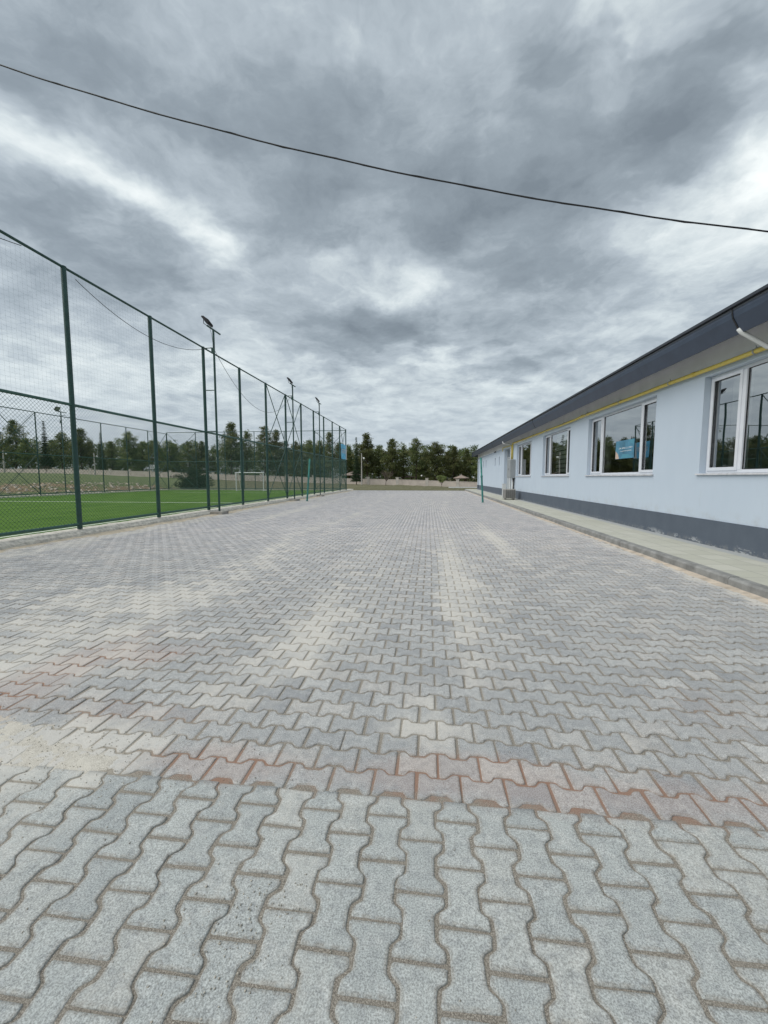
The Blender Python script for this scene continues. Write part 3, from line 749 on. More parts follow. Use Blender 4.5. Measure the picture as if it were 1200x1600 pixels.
def wall_grid(mb, x, z0, z1, holes, depth, edges=True):
    yy = sorted({BY0, BY1} | {h[0] for h in holes} | {h[1] for h in holes}); zz = sorted({z0, z1} | {min(max(h[2], z0), z1) for h in holes} | {min(max(h[3], z0), z1) for h in holes})
    for a, b in zip(yy[:-1], yy[1:]):
        for c, d in zip(zz[:-1], zz[1:]):
            ym, zm = (a+b)/2, (c+d)/2
            if any(h[0] < ym < h[1] and h[2] < zm < h[3] for h in holes): continue
            mb.quad((x, b, c), (x, a, c), (x, a, d), (x, b, d))
    for h in holes:
        zl, zh = max(h[2], z0), min(h[3], z1)
        if zl >= zh: continue
        mb.quad((x, h[0], zl), (x+depth, h[0], zl), (x+depth, h[0], zh), (x, h[0], zh))
        mb.quad((x, h[1], zl), (x, h[1], zh), (x+depth, h[1], zh), (x+depth, h[1], zl))
        if h[3] < z1: mb.quad((x, h[0], zh), (x+depth, h[0], zh), (x+depth, h[1], zh), (x, h[1], zh))
        if h[2] > z0: mb.quad((x, h[0], zl), (x, h[1], zl), (x+depth, h[1], zl), (x+depth, h[0], zl))
wm = MB(); wall_grid(wm, WX, .60, 3.45, holes, .22)
wm.quad((WX, BY1, .1), (WX, BY1, 3.93), (WX+14, BY1, 3.93), (WX+14, BY1, .1))
bpart(wm, 'wall', m_wall)
um = MB(); wall_grid(um, WX+.003, 3.45, 3.96, [], .2); bpart(um, 'upper_wall', m_upper)
pm = MB(); wall_grid(pm, WX-.02, .05, .60, [DOOR, FARDOOR], .24)
for a, b in ((BY0, DOOR[0]), (DOOR[1], FARDOOR[0]), (FARDOOR[1], BY1)): pm.quad((WX-.02, a, .60), (WX+.005, a, .60), (WX+.005, b, .60), (WX-.02, b, .60))
pm.quad((WX-.02, BY1+.02, .0), (WX-.02, BY1+.02, .60), (WX+14, BY1+.02, .60), (WX+14, BY1+.02, .0)); pm.quad((WX-.02, BY1, 0), (WX-.02, BY1+.02, 0), (WX-.02, BY1+.02, .6), (WX-.02, BY1, .6))
bpart(pm, 'plinth', m_plinth)
# dim interior
m_in = M('interior_paint', (.30, .31, .30), .9, .1, 1); m_fl = M('interior_floor', (.16, .15, .14), .6, .1)
im = MB()
im.quad((WX+5.2, BY0, .5), (WX+5.2, BY1-.1, .5), (WX+5.2, BY1-.1, 3.5), (WX+5.2, BY0, 3.5))
for y in (-5.2, 3.4, 9.5, 15.3, 20.9, 26.2, 30.6, 36, 42.5): im.box(WX+.23, WX+5.19, y, y+.12, .5, 3.5)
im.quad((WX+.23, BY0, 3.5), (WX+5.2, BY0, 3.5), (WX+5.2, BY1-.1, 3.5), (WX+.23, BY1-.1, 3.5))
bpart(im, 'interior_wall', m_in)
fm_ = MB(); fm_.quad((WX+.23, BY0, .5), (WX+5.2, BY0, .5), (WX+5.2, BY1-.1, .5), (WX+.23, BY1-.1, .5)); bpart(fm_, 'floor', m_fl)
# eaves: soffit, gutter, roof
EX = 4.66
sf = MB(); sf.quad((4.86, BY0, 3.93), (WX+.02, BY0, 3.93), (WX+.02, BY1+.62, 3.93), (4.86, BY1+.62, 3.93)); sf.quad((WX+.02, BY1, 3.931), (WX+14, BY1, 3.931), (WX+14, BY1+.62, 3.931), (WX+.02, BY1+.62, 3.931))
bpart(sf, 'soffit', m_slate)
gp = [(4.855, 3.655), (4.83, 3.65), (4.75, 3.80), (4.705, 3.88), (4.69, 3.95), (4.69, 4.01), (4.712, 4.012), (4.86, 3.97)]
gm = MB(); y = BY0
while y < BY1+.4:
    y1 = min(y+7.12-.0 if False else y+4.0, BY1+.45); gm.prism(gp, y, y1-.004); y = y1
gm.box(4.70, WX+14, BY1+.48, BY1+.66, 3.66, 4.01)
bpart(gm, 'gutter', m_slate)
gl = MB(); gl.prism([(4.684, 3.99), (4.684, 4.022), (4.70, 4.022), (4.70, 4.012), (4.689, 4.010)], BY0, BY1+.46); bpart(gl, 'gutter_lip', m_lip)
for y in (7.10, 19.4, 31.5):   # dark joint bands round the gutter
    jm = MB(); jm.prism([(4.858, 3.646), (4.826, 3.641), (4.742, 3.797), (4.696, 3.877), (4.681, 3.95), (4.680, 4.03), (4.72, 4.02)], y, y+.03)
    bpart(jm, 'gutter_joint', m_black)
rm_ = MB()
def roofz(x): return 4.075 + (x-4.64)*.34
rx1 = 12.5; 
rm_.quad((4.64, BY0, roofz(4.64)), (rx1, BY0, roofz(rx1)), (rx1, BY1-7.3, roofz(rx1)), (4.64, BY1+.62, roofz(4.64)))
rm_.quad((4.64, BY1+.62, roofz(4.64)), (rx1, BY1-7.3, roofz(rx1)), (20.3, BY1+.62, roofz(4.64)), (20.3, BY1+.62, roofz(4.64)))
rm_.quad((rx1, BY0, roofz(rx1)), (20.3, BY0, roofz(4.64)), (20.3, BY1+.62, roofz(4.64)), (rx1, BY1-7.3, roofz(rx1)))
rm_.box(4.635, 4.66, BY0, BY1+.62, 4.028, roofz(4.64)-.003); rm_.quad((4.64, BY0, 4.03), (4.9, BY0, 4.05), (4.9, BY1+.6, 4.05), (4.64, BY1+.6, 4.03))
rm_.box(4.64, 20.3, BY1+.62, BY1+.645, 4.028, roofz(4.64)-.003)
for k in range(int((BY1-BY0)/.35)):     # standing ribs of the sheet roof
    y = BY0 + .2 + k*.35
    rm_.rod((4.75, y, roofz(4.75)-.004), (min(rx1, 4.64+max(.2, BY1-y)), y, roofz(min(rx1, 4.64+max(.2, BY1-y)))-.004), .016, 5)
bpart(rm_, 'roof', m_roof)
# windows
def window(y0, y1, kind):
    xf = WX + .12; d = .06
    f = MB(); t_ = .055
    z0, z1 = ZS+.005, ZT-.005; a, b = y0+.005, y1-.005
    f.box(xf, xf+d, a, b, z0, z0+t_); f.box(xf, xf+d, a, b, z1-t_, z1)
    f.box(xf, xf+d, a, a+t_, z0+t_, z1-t_); f.box(xf, xf+d, b-t_, b, z0+t_, z1-t_)
    Wt = y1-y0
    if kind == 'a': cuts = [a+.85*Wt/4.07, b-.85*Wt/4.07]
    elif kind == 'n': cuts = [(a+b)/2]
    else: cuts = [a+.62, b-.78]
    for c in cuts: f.box(xf-.004, xf+d, c-.045, c+.045, z0+t_, z1-t_)
    bays = list(zip([a+t_]+[c+.045 for c in cuts], [c-.045 for c in cuts]+[b-t_]))
    fr = f.build('window', m_frame); fr.parent = bld; fr.matrix_parent_inverse = inv_of(bld)
    for i, (p, q) in enumerate(bays):
        if i in (0, len(bays)-1) and kind != 'n':
            s_ = MB(); w_ = .05; xx = xf-.018
            s_.box(xx, xf-.0006, p-.012, q+.012, z0+t_-.012, z0+t_+w_); s_.box(xx, xf-.0006, p-.012, q+.012, z1-t_-w_, z1-t_+.012)
            s_.box(xx, xf-.0006, p-.012, p+w_, z0+t_+w_, z1-t_-w_); s_.box(xx, xf-.0006, q-w_, q+.012, z0+t_+w_, z1-t_-w_)
            s_.build('sash', m_frame, fr)
    g_ = MB()
    for p, q in bays: g_.quad((xf+.03, q, z0+t_), (xf+.03, p, z0+t_), (xf+.03, p, z1-t_), (xf+.03, q, z1-t_))
    g_.build('pane', m_glass, fr)
    gk = MB()
    for p, q in bays:
        for (c, d2, e, f2) in ((p, q, z0+t_, z0+t_+.012), (p, q, z1-t_-.012, z1-t_), (p, p+.012, z0+t_+.012, z1-t_-.012), (q-.012, q, z0+t_+.012, z1-t_-.012)): gk.box(xf+.022, xf+.034, c, d2, e, f2)
    gk.build('gasket', m_black, fr)
    s = MB(); s.prism([(WX-.045, ZS-.035), (WX+.16, ZS-.03), (WX+.16, ZS+.003), (WX-.045, ZS-.006)], y0-.05, y1+.05); s.build('sill', m_sill, fr, bevel=.004)
    return fr
for a, b, k in WINS: window(a, b, k)
for a, b in SLITS:
    f = MB(); xf = WX+.10; z0, z1 = 2.33, 2.97
    f.box(xf, xf+.05, a, b, z0, z0+.04); f.box(xf, xf+.05, a, b, z1-.04, z1); f.box(xf, xf+.05, a, a+.04, z0+.04, z1-.04); f.box(xf, xf+.05, b-.04, b, z0+.04, z1-.04)
    fr = f.build('slit_window', m_frame); fr.parent = bld; fr.matrix_parent_inverse = inv_of(bld)
    g_ = MB(); g_.quad((xf+.03, b-.04, z0+.04), (xf+.03, a+.04, z0+.04), (xf+.03, a+.04, z1-.04), (xf+.03, b-.04, z1-.04)); g_.build('pane', m_glass, fr)
# recessed door with glazed transom
dm_ = MB(); a, b, z0, z1 = DOOR; xf = WX+.20
dm_.box(xf, xf+.06, a, a+.07, z0, z1); dm_.box(xf, xf+.06, b-.07, b, z0, z1); dm_.box(xf, xf+.06, a+.07, b-.07, z1-.07, z1); dm_.box(xf, xf+.06, a+.07, b-.07, 2.72, 2.80)
dm_.box(xf, xf+.05, (a+b)/2-.05, (a+b)/2+.05, z0, 2.72); dm_.box(xf+.012, xf+.045, a+.07, (a+b)/2-.05, z0+.02, 2.70); dm_.box(xf+.012, xf+.045, (a+b)/2+.05, b-.07, z0+.02, 2.70)
m_door = M('door_grey', (.40, .43, .45), .5, .05)
dr = bpart(dm_, 'door', m_door)
g_ = MB(); g_.quad((xf+.03, b-.07, 2.80), (xf+.03, a+.07, 2.80), (xf+.03, a+.07, z1-.07), (xf+.03, b-.07, z1-.07)); g_.build('pane', m_glass, dr)
hd = MB(); hd.rod((xf-.03, (a+b)/2+.1, 1.15), (xf-.03, (a+b)/2+.1, 1.40), .012); hd.rod((xf-.03, (a+b)/2+.1, 1.17), (xf+.02, (a+b)/2+.1, 1.17), .008); hd.rod((xf-.03, (a+b)/2+.1, 1.38), (xf+.02, (a+b)/2+.1, 1.38), .008); hd.build('handle', m_steel, dr)
fd = MB(); a, b, z0, z1 = FARDOOR; fd.box(WX+.12, WX+.16, a, b, z0, z1); fd.box(WX+.10, WX+.118, a+.12, b-.12, z0+.2, 1.5); fd.box(WX+.10, WX+.118, a+.12, b-.12, 1.65, z1-.15)
bpart(fd, 'door', m_door)
# downspouts
def downspout(y, bend):
    d_ = MB()
    d_.tube([(4.79, y, 3.74), (4.80, y, 3.64), (4.86, y-bend*.15, 3.60), (WX-.12, y-bend*.9, 3.54), (WX-.05, y-bend, 3.48), (WX-.05, y-bend, 3.40), (WX-.05, y-bend, .32), (WX-.12, y-bend, .18)], .036, 10)
    return bpart(d_, 'downspout', m_pipewhite, smooth=True)
downspout(27.45, .35)
d_ = MB(); d_.tube([(4.80, 7.12, 3.72), (4.83, 7.1, 3.66), (5.16, 7.02, 3.40), (WX-.05, 6.7, 3.36), (WX-.05, 4.3, 3.05+.36), (WX-.05, 4.1, 3.3), (WX-.05, 4.05, .2)], .036, 10)
bpart(d_, 'downspout', m_pipewhite, smooth=True)

# yellow gas pipe along the wall
gpipe = empty('gas_pipe', (WX, 10, 3.45), 'yellow gas pipe running along the wall above the windows', 'pipe')
def child(mb, name, mat, root, **kw):
    o = mb.build(name, mat, None, **kw); o.parent = root; o.matrix_parent_inverse = inv_of(root); return o
def child_l(mb, name, mat, root, **kw): return mb.build(name, mat, root, **kw)
def pz(y): return 3.445 + .009*max(0, y-7) * (.6 if y > 15 else 1)
pts = [(WX-.075, y, pz(y)-.02 + .004*sin(y*2.1)) for y in np.arange(-5.5, 26.3, .6)] + [(WX-.06, 26.45, pz(26.4)), (WX-.06, 26.5, pz(26.5)-.06), (WX-.06, 26.52, 2.55)]
g1 = MB(); g1.tube(pts, .040, 10); child(g1, 'pipe', m_yellow, gpipe, smooth=True)
g2 = MB(); g2.tube([(WX-.06, 26.75, 3.35), (WX-.06, 26.72, 2.55)], .03, 10); g2.tube([(WX-.06, 26.75, 3.36), (WX-.06, 26.85, 3.44), (WX-.06, 29.9, 3.50), (WX-.06, 30.0, 3.44), (WX-.06, 30.02, 3.25)], .026, 10); child(g2, 'branch_pipe', m_yellow, gpipe, smooth=True)
for y in np.arange(-4.4, 26, 2.35):
    c_ = MB(); z = pz(y); c_.rod((WX-.075, y-.015, z-.02), (WX-.075, y+.015, z-.02), .047, 12); c_.box(WX-.07, WX+.002, y-.012, y+.012, z+.032, z+.045); c_.rod((WX-.06, y, z+.03), (WX-.066, y+.01, z+.085), .005, 5); child(c_, 'clamp', m_steel, gpipe)
for y in np.arange(-2.9, 26, 5.9):
    c_ = MB(); z = pz(y); c_.rod((WX-.075, y-.05, z-.02), (WX-.075, y+.05, z-.02), .048, 12); child(c_, 'coupling', m_yellow, gpipe)

# electrical cabinet, AC unit, conduit, lamp
cab = empty('electrical_cabinet', (5.15, 26.4, 1.36), 'grey electrical cabinet hung on the blue wall beside the recessed door', 'cabinet')
c_ = MB(); c_.box(5.0, WX-.001, 25.75, 26.75, 1.36, 2.5); child(c_, 'case', m_grey, cab, bevel=.008)
c_ = MB(); c_.box(4.985, 4.999, 25.79, 26.24, 1.40, 2.46); c_.box(4.985, 4.999, 26.26, 26.71, 1.40, 2.46); child(c_, 'door', m_grey, cab)
c_ = MB(); c_.box(4.97, 4.984, 26.20, 26.22, 1.85, 1.97); child(c_, 'handle', m_black, cab)
c_ = MB(); c_.rod((5.2, 26.05, SWZ), (5.2, 26.05, 1.36), .05, 12); child(c_, 'conduit', m_pipewhite, cab, smooth=True)
c_ = MB(); c_.rod((5.22, 25.85, SWZ), (5.22, 25.85, 1.36), .035, 12); child(c_, 'conduit', m_black, cab, smooth=True)
ac = empty('air_conditioner', (4.75, 24.5, SWZ), 'grey outdoor air conditioning unit standing on the sidewalk below the cabinet', 'AC unit', )
AX0, AX1, AY0, AY1 = 4.38, 4.98, 24.0, 24.62
c_ = MB(); c_.box(AX0, AX1, AY0, AY1, .18, .72); child(c_, 'casing', M('ac_grey', (.33, .32, .30), .6, .08), ac, bevel=.012)
c_ = MB()
for k in range(9): c_.box(AX0+.03, AX1-.03, AY0-.012, AY0-.001, .24+k*.05, .255+k*.05)
for k in range(5): c_.box(AX0+.08+k*.11, AX0+.09+k*.11, AY0-.018, AY0-.0125, .22, .68)
for k in range(9): c_.box(AX0-.012, AX0-.001, AY0+.05, AY1-.05, .24+k*.05, .255+k*.05)
child(c_, 'grille', M('grille_grey', (.10, .10, .10), .6), ac)
for xx in (AX0+.05, AX1-.1):
    c_ = MB(); c_.box(xx, xx+.05, AY0+.03, AY1-.03, SWZ-.003, .179); child(c_, 'foot', m_black, ac)
c_ = MB(); c_.box(AX0+.12, AX0+.34, AY1+.9, AY1+1.0, SWZ-.003, 1.0); c_.box(AX0+.10, AX0+.36, AY1+.88, AY1+1.02, 1.0, 1.02); tag(c_.build('service_post', m_pipewhite, bevel=.006), 'narrow white service box standing upright behind the outdoor unit', 'service box')
lp = empty('wall_lamp', (WX, 33.3, 3.4), 'small dark lamp fixed high on the blue wall above the slit windows', 'lamp')
c_ = MB(); c_.box(WX-.04, WX-.001, 33.25, 33.35, 3.38, 3.48); child(c_, 'bracket', m_black, lp)
c_ = MB(); c_.rod((WX-.06, 33.3, 3.44), (WX-.12, 33.3, 3.38), .03, 10, .05); child(c_, 'shade', m_black, lp)

# blinds behind the third window, poster in the second
bl = MB()
for k in range(9):
    z = 1.62 + k*.185; bl.quad((5.54, 16.35, z), (5.54, 18.6, z), (5.56, 18.6, z+.15), (5.56, 16.35, z+.15)); bl.quad((5.542, 16.35, z), (5.562, 16.35, z+.15), (5.562, 18.6, z+.15), (5.542, 18.6, z))
tag(bl.build('window_blind', M('blind_fabric', (.85, .88, .82), .8, .05)), 'pale green horizontal blind hanging behind the third window', 'blind')
m_curt = M('curtain_cloth', (.55, .55, .53), .9, .08)
for y0_, y1_ in ((8.0, 8.5), (13.55, 14.2), (10.5, 10.75), (22.1, 23.2)):
    n_ = int((y1_-y0_)/.04); cu = MB()
    for k in range(n_):
        ya, yb = y0_+k*.04, y0_+(k+1)*.04
        cu.quad((5.70+.03*(k % 2), ya, .9), (5.70+.03*((k+1) % 2), yb, .9), (5.70+.03*((k+1) % 2), yb, 3.3), (5.70+.03*(k % 2), ya, 3.3))
    bpart(cu, 'curtain', m_curt)
m_pblue = M('poster_blue', (.07, .22, .33), .5, .35, 3); m_pwht = M('poster_white', (.62, .66, .68), .5, .03); m_porg = M('poster_tan', (.55, .42, .34), .5, .1); m_ptl = M('poster_teal', (.08, .28, .37), .5, .1)
po = empty('poster', (5.40, 12.1, 2.2), 'blue poster with white lettering stuck inside the window glass', 'poster')
XP = 5.437
c_ = MB(); c_.box(XP, XP+.004, 11.56, 12.64, 1.93, 2.44); child(c_, 'sheet', m_pblue, po)
c_ = MB(); random.seed(12)
def scribble(mb, x, ya, yb, z, h, face=-1):
    """a line of small unreadable letter-like strokes"""
    y = ya
    while y < yb:
        wd_ = random.uniform(.025, .05)
        mb.box(x-.002, x-.0003, y, y+.008, z, z+h*random.choice((1, 1, .7)))
        mb.box(x-.002, x-.0003, y+.009, y+wd_, z+random.choice((0, h*.45, h*.8)), z+random.choice((0, h*.45, h*.8))*0 + h*.18 + random.choice((0, .3*h)))
        y += wd_ + .012
scribble(c_, XP, 11.66, 12.42, 2.20, .05); scribble(c_, XP, 11.70, 12.36, 2.125, .035)
child(c_, 'lettering', m_pwht, po)
c_ = MB(); c_.quad((XP-.0015, 12.63, 1.935), (XP-.0015, 12.40, 1.935), (XP-.0015, 12.47, 2.06), (XP-.0015, 12.63, 2.16)); child(c_, 'corner_patch', m_porg, po)
c_ = MB(); c_.quad((XP-.0015, 11.9, 2.43), (XP-.0015, 11.57, 2.43), (XP-.0015, 11.57, 2.30), (XP-.0015, 11.75, 2.33)); c_.quad((XP-.0015, 12.3, 1.94), (XP-.0015, 11.7, 1.94), (XP-.0015, 11.8, 2.03), (XP-.0015, 12.2, 2.06)); child(c_, 'wave_patch', m_ptl, po)

# ------------------------------------------------------------------ sports fence
FX, FTOP, FMID, FB = -8.45, 6.25, 3.12, .15
SP = 2.92; YP = [8.93 + SP*k for k in range(-4, 12)]       # posts; the last is at 41.05
def clip_diag(w_, h_, sp, r, mb):
    """two families of 45 degree wires filling a w x h panel in the YZ plane"""
    n = int((w_+h_)/sp)+1
    for k in range(n):
        s_ = k*sp
        y0 = max(0, s_-h_); z0 = s_-y0; y1 = min(w_, s_); z1 = s_-y1
        if y1-y0 < .01: continue
        mb.rod((r, y0, z0), (r, y1, z1), r, 3, caps=False)
        mb.rod((-r, w_-y0, z0), (-r, w_-y1, z1), r, 3, caps=False)
def mesh_panels(w_, hlow, hup):
    a = MB(); clip_diag(w_, hlow, .088, .0029, a)
    b = MB()
    for k in range(1, int(w_/.10)): b.rod((0, k*.10, 0), (0, k*.10, hup), .0008, 3, caps=False)
    for k in range(1, int(hup/.10)): b.rod((.002, 0, k*.10), (.002, w_, k*.10), .0008, 3, caps=False)
    return a, b
def post_mb(h, r=.056):
    p = MB(); p.lathe((0, 0, 0), [(0, 0), (r, 0), (r, h-.01), (r*1.12, h-.008), (r*1.12, h+.012), (r*.6, h+.03), (0, h+.034)], 14); return p
def fence(name, label, origin, rz, n, sp, base, top, mid, braces, r=.056, link_low=True):
    """fence along local +Y from origin, n bays"""
    root = empty(name, (origin[0], origin[1], 0), label, 'fence', 'high sports fences round the pitch', rz=rz)
    pm0 = None
    for k in range(n+1):
        if pm0 is None: pm0 = post_mb(top-base, r).build('post', m_green, root, smooth=False); o = pm0
        else: o = pm0.copy(); link(o, root)
        o.location = (0, k*sp, base)
    def put(mb, nm, mat, k=None):
        return mb.build(nm, mat, root, smooth=False)
    T = n*sp
    for nm, z, rr, mt in (('top_rail', top-.005, .030, m_green), ('middle_rail', mid, .034, m_railgreen_lit), ('bottom_rail', base+.115, .036, m_railgreen_lit)):
        m_ = MB()
        for k in range(n): m_.rod((0.0, k*sp+r*.8, z), (0.0, (k+1)*sp-r*.8, z), rr, 10)
        put(m_, nm, mt)
    a, b = mesh_panels(sp-.02, mid-base-.11, top-mid-.02)
    ma = mb_ = None
    for k in range(n):
        if ma is None: ma = a.build('chain_link_panel', m_wire, root); mb_ = b.build('net_panel', m_net, root); oa, ob = ma, mb_
        else: oa = ma.copy(); ob = mb_.copy(); link(oa, root); link(ob, root)
        oa.location = (0, k*sp+.01, base+.11); ob.location = (0, k*sp+.01, mid+.01)
    for k in braces:
        for z0, z1 in ((base+.12, mid-.05), (mid+.05, top-.08)):
            for s_ in (0, 1):
                m_ = MB(); y0, y1 = k*sp+.04, (k+1)*sp-.04
                if s_: y0, y1 = y1, y0
                dx = .035 if s_ else -.035
                m_.rod((dx, y0, z0), (dx, y1, z1), .022, 8); m_.build('brace', m_railgreen_lit if s_ else m_green, root)
    return root
f1 = fence('sports_fence', 'tall green chain link fence along the near side of the pitch, beside the paving', (FX, YP[0]), 0, 15, SP, FB, FTOP, FMID, [8, 9, 14])
f2 = fence('sports_fence', 'green steel fence closing the far end of the pitch, behind the white goal', (-28.0, 41.12), -pi/2, 6, 19.55/6, .13, 6.18, 3.1, [0, 5], .04)
f3 = fence('sports_fence', 'green steel fence along the far side of the pitch, in front of the soil bank', (-28.0, 41.05-SP*15), 0, 15, SP, .10, 6.05, 3.05, [9, 14], .04)
# floodlight masts
def mast(x, y, H, label, side=1, base_block=True, sgn=1):
    r = empty('floodlight_mast', (x, y, 0), label, 'floodlight mast', 'floodlight masts along the sports fence')
    p = MB(); p.rod((0, 0, .1), (0, 0, H), .038, 12); child_l(p, 'pole', m_green, r)
    fxo = (FX - x) if side == 1 else (-28.0 - x)
    k_ = MB(); 
    for z in (.28, 1.62, 3.14, 4.66, 6.2):
        q = MB(); e = fxo + (.045 if fxo < 0 else -.045); q.rod((0, 0, z), (e, 0, z), .017, 8); child_l(q, 'rung', m_green, r).location = (0, 0, 0)
    q = MB(); q.box(-.022, .022, -.42, .50, H, H+.045); child_l(q, 'crossarm', m_green, r)
    # floodlight: tilted flat body with rear fins on a U bracket, aimed at the pitch
    q = MB(); cs, sn = cos(radians(52)), sin(radians(52)); cx_, cz_ = -.05*sgn, H+.20
    def tr(u, v, w2): return (cx_ + sgn*(-u*cs*1.0 + w2*sn), v-.32, cz_ + u*sn*1.0 + w2*cs)
    def tbox(mb, u0, u1, v0, v1, w0, w1):
        i = len(mb.v); mb.v += [tr(u, v, w_) for w_ in (w0, w1) for (u, v) in ((u0, v0), (u1, v0), (u1, v1), (u0, v1))]
        for f in ((0,3,2,1),(4,5,6,7),(0,1,5,4),(1,2,6,5),(2,3,7,6),(3,0,4,7)): mb.f.append(tuple(i+k for k in f)); mb.mi.append(0)
    tbox(q, -.17, .17, -.19, .19, -.025, .025)
    for k in range(7): tbox(q, -.15, .15, -.17+k*.055, -.16+k*.055, .025, .055)
    lam = child_l(q, 'floodlight', m_black, r)
    q = MB(); tbox(q, -.15, .15, -.17, .17, -.029, -.0255); o = child_l(q, 'lens', m_steel, r); o.parent = lam
    q = MB(); a_ = tr(0, -.24, 0); b2 = tr(0, .24, 0); q.tube([a_, (a_[0], a_[1], H+.05), (b2[0], b2[1], H+.05), b2], .012, 6); child_l(q, 'bracket', m_black, r)
    q = MB(); q.tube([(0, -.3, H+.1), (.0, -.12, H-.2), (0, -.05, H-.55), (0, -.045, H-.75)], .006, 5); child_l(q, 'wire', m_black, r)
    q = MB(); q.box(-.06, .06, -.09, -.04, H-.85, H-.65); child_l(q, 'junction_box', m_green, r)
    if base_block:
        q = MB(); q.box(-.24, .24, -.26, .26, -.02, .115); child_l(q, 'footing', m_footing, r, bevel=.02)
    return r
mast(-7.99, 14.72, 6.83, 'nearest floodlight mast on the paving side, standing on a concrete block')
mast(-8.02, 23.6, 6.80, 'middle floodlight mast beside the crossed braces of the near fence')
mast(-8.02, 29.45, 6.80, 'farthest of the three floodlight masts along the near fence')
mast(-28.45, 29.0, 6.45, 'lone floodlight mast behind the far side fence of the pitch', side=2, sgn=-1)
# sagging electric wires
def sag(p0, p1, d, n=24): return [tuple(np.array(p0)*(1-t)+np.array(p1)*t - np.array([0, 0, 4*d*t*(1-t)])) for t in np.linspace(0, 1, n)]
c_ = MB(); c_.tube(sag((FX-.05, 9.3, 6.15), (-8.02, 14.6, 6.18), .62), .008, 5); tag(c_.build('lighting_wire', m_black), 'black wire sagging below the top rail up to the nearest mast', 'wire')
c_ = MB(); c_.tube(sag((-8.02, 14.8, 6.16), (-8.1, 23.5, 6.15), 1.55), .008, 5); tag(c_.build('lighting_wire', m_black), 'long black wire sagging between the nearest and middle masts', 'wire')
c_ = MB(); c_.tube(sag((FX-.05, 3.2, 6.1), (FX-.05, 8.0, 6.22), .25), .008, 5); tag(c_.build('lighting_wire', m_black), 'black wire sagging just below the top rail at the left edge of the photo', 'wire')
# overhead cable
cp = [(x, 7.0, 5.83 - .268*(x-1.27) + .0115*(x-1.27)**2 ) for x in np.linspace(-34, 6.55, 60)]
CABLE = [(-7.6, 8.64), (-5.2, 7.79), (-2.93, 7.07), (-.77, 6.41), (1.27, 5.83), (3.2, 5.40), (5.02, 5.11)]
cc_ = np.polyfit([a for a, b in CABLE], [b for a, b in CABLE], 2)
c_ = MB()
cp = [(x, 7.0, float(np.polyval(cc_, x)) + .006*sin(x*3)) for x in np.linspace(-34, 6.1, 90)]
c_.tube(cp, .0115, 8); c_.tube([(x, 7.0+.013*sin(x*4), z+.013*cos(x*4)) for x, y, z in cp], .0045, 5)
tag(c_.build('overhead_cable', m_cable), 'thick black cable hanging across the sky above the paving', 'cable')
c_ = MB(); zz_ = cp[-1][2]; c_.rod((6.1, 7.0, roofz(6.1)), (6.1, 7.0, zz_+.1), .02, 8); c_.box(6.02, 6.18, 6.9, 7.1, roofz(6.1)-.02, roofz(6.1)+.04); bpart(c_, 'cable_bracket', m_steel)

# blue banner on the near fence
bn_ = empty('banner', (FX+.1, 39.6, 3.9), 'blue and white banner tied to the far end of the near sports fence', 'banner')
nb, c_ = 14, MB(); yy = np.linspace(38.2, 40.98, nb)
def bx(y, z): return FX+.11+.035*sin(y*3.1+z)
for i in range(nb-1):
    for z0_, z1_ in ((3.18, 3.9), (3.9, 4.62)):
        c_.quad((bx(yy[i+1], z0_), yy[i+1], z0_), (bx(yy[i], z0_), yy[i], z0_), (bx(yy[i], z1_), yy[i], z1_), (bx(yy[i+1], z1_), yy[i+1], z1_))
m_bblue = M('banner_blue', (.12, .48, .72), .5, .35, .9); ob = child(c_, 'cloth', m_bblue, bn_)
c_ = MB(); random.seed(3)
for z, h in ((4.02, .13), (3.86, .09), (3.76, .06)):
    y = 38.6
    while y < 40.2:
        wd_ = random.uniform(.05, .12); c_.quad((bx(y+wd_, z)+.015, y+wd_, z), (bx(y, z)+.015, y, z), (bx(y, z)+.015, y, z+h), (bx(y+wd_, z)+.015, y+wd_, z+h)); y += wd_+.05
child(c_, 'lettering', m_pwht, bn_); c_ = MB()
for k in range(6):
    z0_, z1_ = 3.18+k*.24, 3.18+(k+1)*.24; s0, s1 = 40.40+.25*((k/6)**2), 40.40+.25*(((k+1)/6)**2)
    c_.quad((bx(40.97, z0_)+.012, 40.97, z0_), (bx(s0, z0_)+.012, s0, z0_), (bx(s1, z1_)+.012, s1, z1_), (bx(40.97, z1_)+.012, 40.97, z1_))
child(c_, 'white_margin', m_pwht, bn_)
for yv, zv in ((38.2, 4.62), (40.98, 4.62), (38.2, 3.18), (40.98, 3.18)):
    c_ = MB(); c_.rod((FX+.02, yv, zv), (bx(yv, zv), yv, zv), .008, 5); child(c_, 'tie', m_black, bn_)

# teal volleyball posts on the paving
def net_post(x, y, lean, label):
    r = empty('net_post', (x, y, 0), label, 'post', 'teal net posts on the paving')
    p = MB(); p.rod((0, 0, -.003), (lean*.6, 0, 1.45), .052, 14); child_l(p, 'lower_tube', m_tealdk, r, smooth=False)
    p = MB(); p.rod((lean*.6, 0, 1.45), (lean, 0, 2.47), .046, 14); child_l(p, 'upper_tube', m_teal, r)
    p = MB(); p.rod((lean*.59, 0, 1.40), (lean*.61, 0, 1.50), .064, 14); child_l(p, 'collar', m_tealdk, r)
    p = MB(); p.rod((lean*.8, -.06, 1.9), (lean*.8, .07, 1.9), .012, 8); p.rod((lean, 0, 2.47), (lean, 0, 2.50), .055, 14); child_l(p, 'hook', m_tealdk, r)
    p = MB(); p.rod((0, 0, -.004), (0, 0, .012), .09, 18); child_l(p, 'base_plate', m_tealdk, r)
net_post(-7.16, 23.3, .2, 'leaning teal steel net post standing on the pavers in front of the sports fence')
